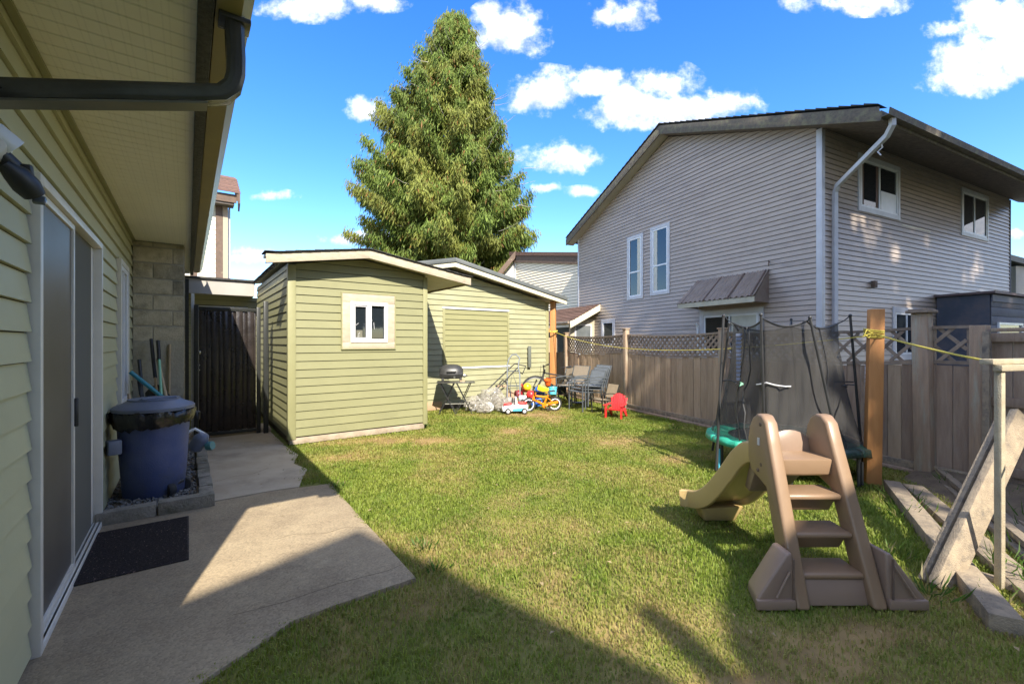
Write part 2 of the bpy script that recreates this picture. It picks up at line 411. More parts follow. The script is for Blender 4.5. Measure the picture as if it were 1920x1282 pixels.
def window(parent, O, U, Nn, u0, u1, z0, z1, casing=.09, cm=None, fm=None, vs=(), hs=(), curtain=None, glass=None, cproud=.035, fw=.045):
    cm = cm or m_nbtrim; fm = fm or m_white; glass = glass or m_glass
    w = frame_bars(MB(), O, U, Nn, u0, u1, z0, z1, casing, .0, cproud).build('window', cm, parent, bevel=.003, seg=1)
    a, b, c, e = u0+casing, u1-casing, z0+casing, z1-casing
    mb = frame_bars(MB(), O, U, Nn, a+.001, b-.001, c+.001, e-.001, fw, .004, cproud-.008)
    for v in vs: mb.obox(O+U*(a+(b-a)*v-fw/2)+Zv*(c+fw+.001)+Nn*.004, U*fw, Zv*(e-c-2*fw-.002), Nn*(cproud-.016))
    for h in hs: mb.obox(O+U*(a+fw+.001)+Zv*(c+(e-c)*h-fw/2)+Nn*.005, U*(b-a-2*fw-.002), Zv*fw, Nn*(cproud-.018))
    mb.build('sash', fm, w, bevel=.002, seg=1)
    MB().obox(O+U*(a+.01)+Zv*(c+.01)+Nn*.002, U*(b-a-.02), Zv*(e-c-.02), Nn*.006).build('pane', glass, w)
    if curtain:
        for (f0, f1, g0, g1, mt) in curtain:
            MB().obox(O+U*(a+(b-a)*f0+fw)+Zv*(c+(e-c)*g0+fw)+Nn*.0085, U*((b-a)*(f1-f0)-2*fw), Zv*((e-c)*(g1-g0)-2*fw), Nn*.0025).build('blind', mt, w)
    return w
# ================================================================ ground
def attr_mat(name, rough=.7, spec=.3, trans=.0):
    mt = bpy.data.materials.new(name); mt.use_nodes = True; nt = mt.node_tree
    b = nt.nodes['Principled BSDF']; b.inputs['Roughness'].default_value = rough; b.inputs['Specular IOR Level'].default_value = spec
    a = nt.nodes.new('ShaderNodeAttribute'); a.attribute_name = 'tint'; nt.links.new(a.outputs['Color'], b.inputs['Base Color'])
    if trans:
        t = nt.nodes.new('ShaderNodeBsdfTranslucent'); nt.links.new(a.outputs['Color'], t.inputs[0])
        mx = nt.nodes.new('ShaderNodeMixShader'); mx.inputs[0].default_value = trans
        nt.links.new(b.outputs[0], mx.inputs[1]); nt.links.new(t.outputs[0], mx.inputs[2])
        nt.links.new(mx.outputs[0], nt.nodes['Material Output'].inputs[0])
    return mt
def vnoise(x, y, sc, seed=0.0):
    """cheap smooth value noise on numpy arrays, 0..1"""
    rs = np.random.RandomState(int(seed*97)+11); T = rs.rand(64, 64)
    xs, ys = x*sc+100, y*sc+100
    xi, yi = np.floor(xs).astype(int), np.floor(ys).astype(int); fx, fy = xs-xi, ys-yi
    fx = fx*fx*(3-2*fx); fy = fy*fy*(3-2*fy)
    g = lambda a, b: T[a % 64, b % 64]
    return (g(xi, yi)*(1-fx)+g(xi+1, yi)*fx)*(1-fy)+(g(xi, yi+1)*(1-fx)+g(xi+1, yi+1)*fx)*fy
def pix(px, py, z=0.0):
    """the spot on a level of height z that the photograph shows at px, py"""
    Y = (CAMH-z)*830/(py-641); return Vector(((px-960)/830*Y, Y, z))
# bare or dry patches of the lawn: x, y, rx, ry, strength
PATCH = [(.35, 8.6, .85, .55, .9), (1.9, 5.3, .35, .22, .8), (1.55, 6.3, .5, .25, .7), (2.6, 5.6, .6, .3, .6), (-1.5, 6.3, 1.0, .25, .95), (1.0, 1.75, .22, .2, .8), (1.45, 1.95, .3, .2, .6),
         (-.1, 7.0, .5, .25, .5), (.9, 2.25, .25, .2, .5), (1.75, 1.6, .6, .3, .25), (-2.2, 5.4, .5, .3, .9), (1.7, 2.15, .45, .12, .9), (.2, 5.0, .6, .3, .35), (-.6, 4.6, .4, .3, .3),
         (3.6, 3.9, .5, .5, .45), (3.3, 3.2, .35, .5, .3), (.6, 3.4, .5, .2, .25), (-1.0, 3.0, .3, .3, .3)]
def dryness(x, y):
    d = (vnoise(x, y, 1.3, 1)-.5)*.9+(vnoise(x, y, 4.1, 2)-.5)*.7+(vnoise(x, y, 11, 3)-.5)*.35+.25
    for (cx, cy, rx, ry, s) in PATCH:
        q = ((x-cx)/rx)**2+((y-cy)/ry)**2
        d = d+s*np.exp(-q*1.2)
    return np.clip(d, 0, 1.4)
m_tint = attr_mat('grass_blades', .5, .25, .5)
def ground():
    # lawn soil sheet, finely tinted, then the wide ground out to the horizon
    nx, ny = 260, 300
    xs = np.linspace(-5, 8, nx); ys = np.linspace(-2, 13, ny)
    Xg, Yg = np.meshgrid(xs, ys); Zg = (vnoise(Xg, Yg, 1.7, 5)-.5)*.016+(vnoise(Xg, Yg, 6, 6)-.5)*.008-.012
    v = np.stack([Xg, Yg, Zg], -1).reshape(-1, 3)
    i = np.arange(ny-1)[:, None]*nx+np.arange(nx-1)[None, :]
    f = np.stack([i, i+1, i+1+nx, i+nx], -1).reshape(-1, 4)
    me = bpy.data.meshes.new('lawn_soil'); me.from_pydata(v.tolist(), [], f.tolist())
    d = dryness(Xg, Yg).reshape(-1); t = np.clip(d, 0, 1)[:, None]
    n = vnoise(Xg*1.0, Yg, 14, 8).reshape(-1)[:, None]
    c = (1-t)*np.array([.13, .15, .035])+t*np.array([.26, .18, .08]); c = c*(.75+.5*n)
    a = me.color_attributes.new('tint', 'FLOAT_COLOR', 'POINT'); a.data.foreach_set('color', np.concatenate([c, np.ones((len(c), 1))], 1).ravel())
    me.materials.append(attr_mat('lawn_soil', 1, .1)); me.polygons.foreach_set('use_smooth', [True]*len(me.polygons))
    o = bpy.data.objects.new('lawn', me); COL.objects.link(o); setkind(o)
    gm = mk('far_ground', (.08,.10,.04), (.14,.12,.07), .8, 1)
    g = MB().add([(-300,-300,-.03),(300,-300,-.03),(300,300,-.03),(-300,300,-.03)], [(0,1,2,3)]).build('ground', gm); setkind(g)
ground()

# ---------------- concrete
def expo_mat():
    """exposed aggregate concrete: thousands of small pebbles in a tan paste"""
    mt = mk('patio_concrete', (.28,.215,.135), (.36,.285,.18), 1.3, .9, 0, c3=(.205,.155,.10), s3=1.5, lo3=.46, hi3=.72)
    nt = mt.node_tree; N = nt.nodes; L = nt.links; b = N['Principled BSDF']
    src = b.inputs['Base Color'].links[0].from_socket
    tc = N.new('ShaderNodeTexCoord'); vo = N.new('ShaderNodeTexVoronoi'); vo.inputs['Scale'].default_value = 95
    L.new(tc.outputs['Object'], vo.inputs['Vector'])
    ov = N.new('ShaderNodeMix'); ov.data_type = 'RGBA'; ov.blend_type = 'OVERLAY'; ov.inputs[0].default_value = .24
    bw = N.new('ShaderNodeRGBToBW'); L.new(vo.outputs['Color'], bw.inputs[0])
    L.new(src, ov.inputs[6]); L.new(bw.outputs[0], ov.inputs[7]); L.new(ov.outputs[2], b.inputs['Base Color'])
    bp = N.new('ShaderNodeBump'); bp.inputs['Strength'].default_value = .55; bp.inputs['Distance'].default_value = .003; bp.invert = True
    L.new(vo.outputs['Distance'], bp.inputs['Height']); L.new(bp.outputs[0], b.inputs['Normal'])
    return mt
m_patio = expo_mat()
def slab(name, pts, mat, z=.02, th=.1, bev=.006, wob=0):
    P = []
    for (a, p), (a2, p2) in zip(pts, pts[1:]+pts[:1]):
        n = max(1, int(math.hypot(a2-a, p2-p)/.07)) if wob else 1
        for i in range(n):
            q = H(a+(a2-a)*i/n, p+(p2-p)*i/n)
            if wob: q += Vector((noise.noise(q*3.1), noise.noise(q*2.7+Vector((9,0,0))), 0))*wob+Vector((noise.noise(q*11), noise.noise(q*13), 0))*wob*.4
            P.append(q+Zv*(z-th))
    o = MB().prism(P, Zv*th).build(name, mat, None, bevel=bev); setkind(o); return o
slab('patio', [(2.20,-.57),(2.20,.02),(2.44,.42),(2.45,1.09),(4.58,1.13),(4.66,.60),(4.62,-.57)], m_patio, .010, wob=.008)
slab('path', [(4.685,.05),(4.70,.62),(4.66,.86),(4.95,.95),(5.25,1.06),(5.6,.98),(6.0,1.10),(6.55,1.06),(7.80,1.04),(7.80,-.02),(7.15,.05)], m_conc, .006, wob=.007)
slab('concrete_step', [(7.82,-.05),(7.82,1.05),(8.35,1.05),(8.35,-.05)], m_conc, .06)

for i, pts in enumerate(([(2.66,.18),(2.63,.42),(2.65,.70),(2.62,.98),(2.64,1.08)], [(3.3,1.10),(3.42,.95),(3.40,.80),(3.52,.62),(3.50,.50)], [(5.3,.2),(5.42,.38),(5.40,.55),(5.55,.72)])):
    z_ = .0108 if i < 2 else .0068
    crk = MB()
    for (a0,p0),(a1,p1) in zip(pts[:-1], pts[1:]):
        q0, q1 = H(a0,p0,z_), H(a1,p1,z_); sd_ = (q1-q0).cross(Zv).normalized()*.0022
        crk.add([q0-sd_,q1-sd_,q1+sd_,q0+sd_], [(0,1,2,3)])
    setkind(crk.build('slab_crack', m_soil))
# gravel bed beside the house with its kerb of cast blocks
kb = thing('garden_kerb', 'low dirty concrete block kerb edging the gravel bed beside the house wall', 'kerb', tuple(H(4.55,-.2)))
for i, (p0, p1) in enumerate([(-.565,-.20),(-.195,.19)]):
    MB().obox(H(4.53,p0,-.02), HP*(p1-p0-.006), HD*.10, Zv*(.125+.008*i)).build('kerb_block', m_kerb, kb, bevel=.008)
for i in range(8):
    a0 = 4.64+i*.315
    MB().obox(H(a0,.075+.006*(i%2),-.02), HD*.308, HP*.105, Zv*(.10+.006*((i*7)%3))).build('kerb_block', m_kerb, kb, bevel=.008)
setkind(MB().obox(H(4.64,-.56,-.02), HD*2.6, HP*.63, Zv*.055).build('gravel_bed', m_soil))
def gravel():
    mb = MB(); rs = random.Random(3)
    for i in range(1500):
        a = 4.66+rs.random()**1.3*2.5; p = -.54+rs.random()*.6; r = .008+rs.random()*.014
        c = H(a, p, .037+r*.4); M = Matrix.Rotation(rs.random()*6, 3, (rs.random(), rs.random(), rs.random()+.1))
        vs = [c+M@Vector((x*r*1.4, y*r, z*r*.7)) for x, y, z in ((1,0,0),(-1,.1,0),(0,1,0),(.1,-1,0),(0,0,1),(0,.1,-1))]
        mb.add(vs, [(0,2,4),(2,1,4),(1,3,4),(3,0,4),(2,0,5),(1,2,5),(3,1,5),(0,3,5)])
    o = mb.build('gravel', m_stone); setkind(o, 'stuff')
gravel()

# ================================================================ own house
def own_house():
    h = thing('green_house', 'olive green sided house wall on the left with sliding patio door and deep eave', 'house', tuple(H(1.35,-.57)))
    O = H(0,-.57); top = [(1.35,2.70),(10,2.70)]
    w = wall_prism(O, HD, HP, 0, top, .2).build('wall', m_wallback, h)
    holes = [(2.80,4.60,-.1,2.16), (5.74,6.50,.70,2.24), (7.20,7.72,0,2.7)]
    siding(w, O, HD, HP, .03, top, .128, m_own, holes, proud=.017, root=h)
    # gable end behind the corner and the low roof
    siding(w, H(1.35,-.57), -HP, -HD, .03, [(0,2.7),(5,2.7)], .128, m_own, (), root=h)
    MB().obox(H(1.33,-.575,.0), HD*.06, HP*.035, Zv*2.68).build('corner_trim', m_trimgreen, h)
    rf = MB(); pr = [H(1.30,.085,2.86), H(1.30,-5.6,4.3), H(1.30,-5.6,4.2), H(1.30,.085,2.76)]
    rf.prism(pr, HD*8.8).build('roof', m_shingle, h)
    # soffit: one panel after another with V grooves and rows of vents
    sv = mk('vented_soffit', (.80,.76,.64), (.84,.80,.68), 2, .55)
    def vents(mt):
        nt = mt.node_tree; N = nt.nodes; L = nt.links; b = N['Principled BSDF']
        tc = N.new('ShaderNodeTexCoord'); mp = N.new('ShaderNodeMapping'); mp.inputs['Rotation'].default_value = (0,0,-R(36.2)); L.new(tc.outputs['Object'], mp.inputs[0])
        sp = N.new('ShaderNodeSeparateXYZ'); L.new(mp.outputs[0], sp.inputs[0])
        def m(op, a, c):
            x = N.new('ShaderNodeMath'); x.operation = op
            for i, q in enumerate((a, c)):
                if isinstance(q, (int, float)): x.inputs[i].default_value = q
                else: L.new(q, x.inputs[i])
            return x.outputs[0]
        fx = m('ABSOLUTE', m('SUBTRACT', m('FRACT', m('MULTIPLY', sp.outputs[0], 44), 0), .5), 0)
        fy = m('ABSOLUTE', m('SUBTRACT', m('FRACT', m('MULTIPLY', sp.outputs[1], 64), 0), .5), 0)
        grp = m('LESS_THAN', m('FRACT', m('MULTIPLY', sp.outputs[0], 14.67), 0), .67)
        hole = m('MULTIPLY', m('MULTIPLY', m('LESS_THAN', fx, .13), m('LESS_THAN', fy, .24)), grp)
        mx = N.new('ShaderNodeMix'); mx.data_type = 'RGBA'; L.new(m('MULTIPLY', hole, .14), mx.inputs[0])
        L.new(b.inputs['Base Color'].links[0].from_socket, mx.inputs[6]); mx.inputs[7].default_value = (.06,.055,.04,1)
        L.new(mx.outputs[2], b.inputs['Base Color'])
    vents(sv)
    a = 1.38; k = 0
    while a < 10:
        mb = MB()
        for j in range(3):
            s = a+j*.1016
            # flat face, V groove between
            for q0, q1, z0, z1 in ((0,.088,0,0),(.088,.094,0,.006),(.094,.1016,.006,0)):
                mb.hexa([H(s+q0,-.555,2.67+z0),H(s+q1,-.555,2.67+z1),H(s+q1,.028,2.67+z1),H(s+q0,.028,2.67+z0),
                         H(s+q0,-.555,2.69),H(s+q1,-.555,2.69),H(s+q1,.028,2.69),H(s+q0,.028,2.69)])
        mb.build('soffit_panel', sv, h); a += .3048
    MB().obox(H(1.36,-.556,2.655), HD*8.7, HP*.03, Zv*.014).build('soffit_channel', m_trimgreen, h)
    MB().obox(H(1.34,.029,2.625), HD*8.72, HP*.050, Zv*.16).build('fascia', m_darkwood, h, bevel=.003)
    # gutter: a K-shaped trough
    gp = [(.083,2.64),(.165,2.64),(.205,2.70),(.205,2.765),(.198,2.765),(.193,2.705),(.160,2.65),(.088,2.65),(.088,2.76),(.083,2.76)]
    MB().prism([H(1.30,p,z) for p, z in gp], HD*8.45).build('gutter', m_olivemetal, h)
    # downspout: outlet, elbow, then back under the eave to the wall
    d = MB()
    def rib_tube(path, wx, mt, name, parent):
        mb = MB(); mb.tube(path, wx, 16); return mb.build(name, mt, parent, smooth=True, ang=50)
    ctr = [H(2.02,.145,2.66), H(2.02,.145,2.60), H(2.03,.150,2.50), H(2.035,.150,2.44), H(2.04,.140,2.395), H(2.05,.110,2.36), H(2.06,.06,2.345), H(2.17,-.50,2.225), H(2.20,-.56,2.19), H(2.205,-.575,2.12), H(2.2,-.60,2.0)]
    ctr = ctr[:8]+[H(2.16,-.525,2.22), H(2.02,-.53,2.18), H(1.97,-.53,2.10), H(1.95,-.53,.2)]
    dp = MB()
    # rectangular section with corrugations
    prev = None; n = 28; sect = []
    for j in range(n):
        g = 2*math.pi*j/n; c, s_ = math.cos(g), math.sin(g)
        q = (abs(c)**8+abs(s_)**8)**(-1/8); rip = 1+.05*math.cos(g*14)
        sect.append((c*q*.036*rip, s_*q*.030*rip))
    vs = []; up = HD.copy(); K = len(ctr)
    for i in range(K):
        t = (ctr[min(i+1,K-1)]-ctr[max(i-1,0)]).normalized(); b = (up-t*up.dot(t)).normalized(); a_ = b.cross(t)
        for (x, y) in sect: vs.append(ctr[i]+b*x+a_*y)
    fs = [(i*n+j, i*n+(j+1)%n, (i+1)*n+(j+1)%n, (i+1)*n+j) for i in range(K-1) for j in range(n)]+[tuple(range(n)), tuple((K-1)*n+j for j in range(n))]
    dp.add(vs, fs); dso = dp.build('downspout', m_pipe, h, smooth=True, ang=60)
    MB().obox(ctr[6]+Vector((0,0,-.046))-HD*.037, HD*.074, (ctr[7]-ctr[6])*1.02, Zv*.008).build('seam_strip', m_pipe2, dso)
    MB().box(H(2.02,.145,2.632), (.105,.095,.02), Matrix.Rotation(R(36.2),3,'Z')).build('outlet', m_pipe, dso, bevel=.004)
    # ---- sliding patio door
    dr = MB(); frame_bars(dr, O, HD, HP, 2.81, 4.59, -.0, 2.15, .045, -.02, .045)
    door = dr.build('sliding_door', m_frame, h, bevel=.003)
    # recess: jambs and head, track with three rails
    j = MB(); j.obox(H(4.46,-.57-.12,.05), HD*.085, HP*.115, Zv*2.05); j.build('door_jamb', m_frame, door, bevel=.003)
    t_ = MB(); t_.obox(H(2.855,-.69,.0), HD*1.69, HP*.16, Zv*.03)
    for q in (-.66,-.61,-.565,-.54): t_.obox(H(2.857,q,.0), HD*1.686, HP*.008, Zv*.045)
    t_.build('track', m_frame, door)
    pn = MB(); frame_bars(pn, H(0,-.645), HD, HP, 3.60, 4.44, .05, 2.10, .07, 0, .035); pn.build('door_panel', m_white, door, bevel=.003)
    MB().obox(H(3.67,-.632,.12), HD*.70, HP*.006, Zv*1.91).build('pane', m_glass2, door)
    s = MB(); frame_bars(s, H(0,-.570), HD, HP, 2.86, 3.70, .05, 2.10, .035, 0, .022); s.build('screen_frame', m_frame, door, bevel=.002)
    MB().obox(H(2.893,-.563,.083), HD*.775, HP*.003, Zv*1.985).build('screen', m_screen, door)
    MB().box(H(3.682,-.54,.98), (.02,.02,.17), Matrix.Rotation(R(53.8),3,'Z')).build('door_handle', m_black, door, bevel=.005)
    MB().box(H(4.30,-.60,1.02), (.03,.025,.26), Matrix.Rotation(R(53.8),3,'Z')).build('door_handle', m_white, door, bevel=.012)
    # ---- narrow window beyond the door
    window(h, O, HD, HP, 5.76, 6.48, .72, 2.22, .05, m_frame, m_white, vs=(.5,), glass=m_glass2, cproud=.045)
    # ---- block chimney pier
    c = MB().obox(H(7.225,-.56,0), HD*.45, HP*.515, Zv*2.668).build('chimney_pier', m_mortar, h)
    z = .012; r = 0
    while z < 2.66:
        hh = min(.19, 2.664-z); off = .2 if r % 2 else 0
        # front face (towards the patio) and the side face
        u = -.56-off
        while u < -.04:
            u0 = max(u+.005, -.556); u1 = min(u+.395, -.047)
            if u1-u0 > .03: MB().obox(H(7.218,u0,z), HP*(u1-u0), HD*.05, Zv*(hh-.01)).build('concrete_block', m_block, c, bevel=.004, seg=1, root=h)
            u += .4
        MB().obox(H(7.275,-.042-.0,z), HD*.395, HP*.005, Zv*(hh-.01)).build('concrete_block', m_block, c, root=h)
        z += .2; r += 1
    # rendered lower part of the pier
    MB().obox(H(7.212,-.556,0), HP*.505, HD*.02, Zv*1.42).build('render_coat', mk('render', (.36,.325,.245), (.43,.39,.30), 2.2, .9, .4, 30, c3=(.21,.20,.16), s3=2), c)
    # wall of the wing beyond the pier
    wt = [(7.70,2.68),(10.4,2.68)]
    w2 = wall_prism(H(0,-.06), HD, HP, 0, wt, .3).build('wall', m_wallback, h)
    siding(w2, H(0,-.06), HD, HP, .03, wt, .115, m_own, (), root=h)
    # ---- floodlight with its white base
    fl = MB().lathe([(.075,0),(.078,.02),(.06,.05),(.045,.055)], H(2.20,-.556,2.06), 24, (Matrix.Rotation(R(-36.2),3,'Z')@Matrix.Rotation(R(90),3,'Y'))).build('floodlight', m_frame, h, smooth=True)
    MB().tube([H(2.18,-.55,2.10), H(2.19,-.52,2.09), H(2.215,-.48,2.055)], .040, 18).build('light_arm', m_whitep, fl, smooth=True)
    k = MB().tube([H(2.20,-.50,2.00), H(2.225,-.475,1.975), H(2.25,-.455,1.945), H(2.27,-.44,1.92)], [.02,.036,.040,.032], 14); k.build('lamp_head', m_black, fl, smooth=True)
    k = MB().tube([H(2.19,-.51,2.04), H(2.22,-.48,2.00)], [.02,.025], 10); k.build('sensor', m_black, fl, smooth=True)
    k = MB().box(H(2.27,-.462,1.995), (.04,.03,.06), Matrix.Rotation(R(30),3,'Z')@Matrix.Rotation(R(20),3,'X')); k.build('lamp_shroud', m_black, fl, bevel=.008)
    k = MB().box(H(2.283,-.43,1.908), (.035,.02,.03), Matrix.Rotation(R(30),3,'Z')@Matrix.Rotation(R(-20),3,'X')); k.build('lens', m_glass2, fl, bevel=.006)
    # exterior outlet box and vent low on the wall
    v = MB().box(H(4.95,-.50,.52), (.09,.09,.12), Matrix.Rotation(R(53.8),3,'Z')).build('outlet_box', m_lid, h, bevel=.01)
    return h
own_house()

# ================================================================ garage wing behind the gate
def garage():
    g = thing('garage_wing', 'low flat roofed garage wing with wide grey fascia behind the black metal gate', 'building', tuple(H(10.3,-1)))
    O = H(10.42,0); top = [(-2.4,2.3),(1.6,2.3)]
    w = wall_prism(O, HP, -HD, 0, top, .3).build('wall', m_wallback, g)
    siding(w, O, HP, -HD, .03, top, .115, m_own, [(0.10,.98,-.1,2.12)], root=g)
    MB().obox(H(10.0,-2.4,2.295), HD*.03, HP*3.46, Zv*.27).build('fascia', mk('grey_fascia', (.36,.335,.30), (.40,.37,.335), 2, .6), g)
    MB().obox(H(9.96,-2.4,2.57), HD*4, HP*3.50, Zv*.035).build('roof', m_shingle, g)
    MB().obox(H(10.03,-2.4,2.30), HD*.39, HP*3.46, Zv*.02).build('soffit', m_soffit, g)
    dm = frame_bars(MB(), O, HP, -HD, .10, .98, .0, 2.10, .07, 0, .035).build('door_frame', m_white, g)
    MB().obox(H(10.41,.17,.02), HP*.74, HD*.02, Zv*2.0).build('door', mk('grey_door', (.33,.33,.32), rough=.5), g)
    wl = MB().obox(H(7.9,-.058,0), HD*2.0, HP*.02, Zv*2.2)
    return g
garage()

# ================================================================ gate
def gate():
    g = thing('metal_gate', 'black corrugated metal side gate between the house wall and the small shed', 'gate', tuple(H(7.78,.5)))
    th = Matrix.Rotation(R(53.8)-R(90), 3, 'Z')
    A, P0, P1 = 7.80, .15, .86
    def post(p, w, z, name='gate_post', a=A, mt=m_gatepost): MB().obox(H(a-w/2,p-w/2,0), HD*w, HP*w, Zv*z).build(name, mt, g, bevel=.004)
    post(.095,.055,1.93); post(.875,.055,1.93); post(.965,.065,2.02, a=7.72)
    MB().obox(H(7.86,.035,0), HD*.05, HP*.04, Zv*2.1).build('jamb_trim', m_white, g)
    MB().obox(H(7.82,-.035,0), HD*.06, HP*.045, Zv*2.30).build('gate_post', m_gatepost, g)
    for z, hh in ((.04,.045),(1.86,.05)):
        MB().obox(H(A-.02,.124,z), HD*.04, HP*.722, Zv*hh).build('gate_rail', m_gatepost, g, bevel=.003)
    # corrugated sheets: alternating proud ribs and pans
    p = .126; k = 0
    while p < .840:
        wd = .088 if k % 2 == 0 else .062
        w1 = min(wd, .845-p)
        y0 = A-.012 if k % 2 == 0 else A+.006
        MB().obox(H(y0,p+.002,.087), HP*(w1-.004), HD*.010, Zv*1.772).build('gate_panel', m_gate, g, bevel=.004)
        p += wd; k += 1
    MB().obox(H(A+.018,.126,.087), HP*.718, HD*.003, Zv*1.77).build('backing_sheet', m_gate, g)
    for z in (1.07,1.0,):
        MB().box(H(A-.04,.125,z), (.05,.012,.018), th).build('latch', m_steel, g, bevel=.002)
    MB().box(H(A-.04,.135,1.25), (.03,.02,.04), th).build('lock', m_steel, g, bevel=.004)
gate()

# ================================================================ sheds
def shingle_roof(parent, ptsL, ptsR, depth, mat, root, bumps=True): pass
def shed1():
    s = thing('garden_shed', 'small olive green sided garden shed with little white window and weathered white fascia', 'shed', tuple(H(6.64,1.11)))
    A, P0, P1, ZE, ZP = 6.64, 1.11, 3.12, 2.46, 2.62
    PC = (P0+P1)/2; L = 3.4
    top = [(P0,ZE),(PC,ZP),(P1,ZE)]
    O = H(A,0)
    w = wall_prism(O, HP, -HD, .06, top, L).build('wall', m_wallback, s)
    siding(w, O, HP, -HD, .10, [(P0+.08,ZE+.012),(PC,ZP),(P1-.055,ZE+.01)], .1145, m_shed, [(1.795,2.59,1.30,2.115)], root=s)
    lt = [(0,ZE),(L,ZE)]
    siding(w, H(A,P0), HD, -HP, .10, [(.04,ZE+.02),(L,ZE+.02)], .1145, m_shed, root=s)
    siding(w, H(A,P1), HD, HP, .10, [(.04,ZE),(1.65,ZE)], .1145, m_shed, root=s)
    # corner trims
    for (p, sgn) in ((P0,1),(P1,-1)):
        MB().obox(H(A-.022,p-.022*sgn,.07), HP*(.10*sgn if sgn>0 else -.075), HD*.02, Zv*(ZE-.08)).build('corner_trim', m_trimgreen, s, bevel=.003)
        MB().obox(H(A-.0015,p-.022*sgn,.07), HD*.07, HP*.02*sgn, Zv*(ZE-.08)).build('corner_trim', m_trimgreen, s, bevel=.003)
    MB().obox(H(A-.012,P0,.0), HP*(P1-P0-.03), HD*.1, Zv*.085).build('sill_beam', mk('shed_sill', (.40,.33,.25), (.28,.22,.16), 6, .95, .5, 30), s, bevel=.006)
    MB().obox(H(A+.08,P0+.01,.0), HP*.05, HD*(L-.1), Zv*.09).build('sill_beam', m_soil, s)
    # window in a rough wooden surround
    wd = thing_part_window(s, A)
    # roof: decks with overhang, fascia boards, soffit, ragged shingle edges
    AF = A-.26; EL, ER = .80, 3.82
    zf = lambda p: 2.735-.155*abs(p-PC)
    for (q0, q1) in ((EL,PC),(PC,ER)):
        dz = [H(AF+.028,q0,zf(q0)-.035),H(AF+.028,q1,zf(q1)-.035),H(AF+.028,q1,zf(q1)),H(AF+.028,q0,zf(q0))]
        if q0 < 1:
            MB().prism(dz, HD*.232).build('roof_deck', m_soffit2, s); q2 = 1.06
            dz = [H(A+.002,q2,zf(q2)-.035),H(A+.002,q1,zf(q1)-.035),H(A+.002,q1,zf(q1)),H(A+.002,q2,zf(q2))]
        MB().prism(dz, HD*(L-.05)).build('roof_deck', m_soffit2, s)
        f = [H(AF,q0,zf(q0)-.125),H(AF,q1,zf(q1)-.125),H(AF,q1,zf(q1)),H(AF,q0,zf(q0))]
        MB().prism(f, HD*.026).build('fascia', m_weath, s, bevel=.002)
        # soffit planks running along the shed
        sm = m_shed if q0 < 1 else m_soffit2
        n = 4; 
        for i in range(n):
            a0 = AF+.03+i*.058; 
            MB().prism([H(a0,q0+.02,zf(q0)-.095),H(a0,q1-.001,zf(q1)-.095),H(a0,q1-.001,zf(q1)-.080),H(a0,q0+.02,zf(q0)-.080)], HD*.052).build('soffit_board', m_soffit2, s)
    for i in range(9):   # right overhang soffit
        p0 = 3.135+i*.073
        MB().hexa([H(A,p0,zf(p0)-.095),H(A,p0+.068,zf(p0+.068)-.095),H(A+1.6,p0+.068,zf(p0+.068)-.095),H(A+1.6,p0,zf(p0)-.095),
                   H(A,p0,zf(p0)-.083),H(A,p0+.068,zf(p0+.068)-.083),H(A+1.6,p0+.068,zf(p0+.068)-.083),H(A+1.6,p0,zf(p0)-.083)]).build('soffit_board', m_soffit2, s)
    MB().obox(H(AF+.028,ER-.022,zf(ER)-.115), HD*1.9, HP*.022, Zv*.11).build('fascia', m_weath, s)
    rs = random.Random(5)
    for side in (-1, 1):
        e = EL if side < 0 else ER; nrow = 11 if side < 0 else 12
        ln = abs(e-PC)
        for r in range(nrow):
            q0 = e-side*(ln*r/nrow)+side*.02; q1 = e-side*(ln*(r+1)/nrow)-side*.05
            if r == nrow-1: q1 = PC
            a = AF-.03; 
            mb = MB(); first = True
            while a < A+L:
                wd_ = .25+rs.random()*.12; a1 = min(a+wd_, A+L+.02); lift = .004+rs.random()*.008*(2 if r==0 else 1)
                wv = .018*math.sin(a*5+r) if r == 0 else 0
                z0 = zf(q0)+.012+lift+wv*.5; z1 = zf(q1)+.004
                if side < 0 and a > A:
                    if q1 < 1.06: a = a1; continue
                    q0_ = max(q0, 1.03); z0 = zf(q0_)+.012+lift+wv*.5
                else: q0_ = q0
                mb.hexa([H(a,q0_,z0-.008),H(a1-.004,q0_,z0-.008),H(a1-.004,q1,z1),H(a,q1,z1),
                         H(a,q0_,z0),H(a1-.004,q0_,z0),H(a1-.004,q1,z1+.008),H(a,q1,z1+.008)])
                a = a1
            if mb.v: mb.build('shingle_course', m_shingle, s)
    # drooping torn shingle strip on the left edge
    mb = MB()
    EL = 1.06
    for i in range(25):
        a = A+.0+i*.13; d = .03+.05*abs(noise.noise(Vector((i*.6,0,0))))+.02*(i%3==0)
        mb.hexa([H(a,EL-.03,zf(EL)-d),H(a+.12,EL-.03,zf(EL)-d-.01),H(a+.12,EL+.02,zf(EL)+.016),H(a,EL+.02,zf(EL)+.016),
                 H(a,EL-.036,zf(EL)-d+.004),H(a+.12,EL-.036,zf(EL)-d-.006),H(a+.12,EL+.02,zf(EL)+.022),H(a,EL+.02,zf(EL)+.022)])
    mb.build('loose_shingles', m_shingle, s)
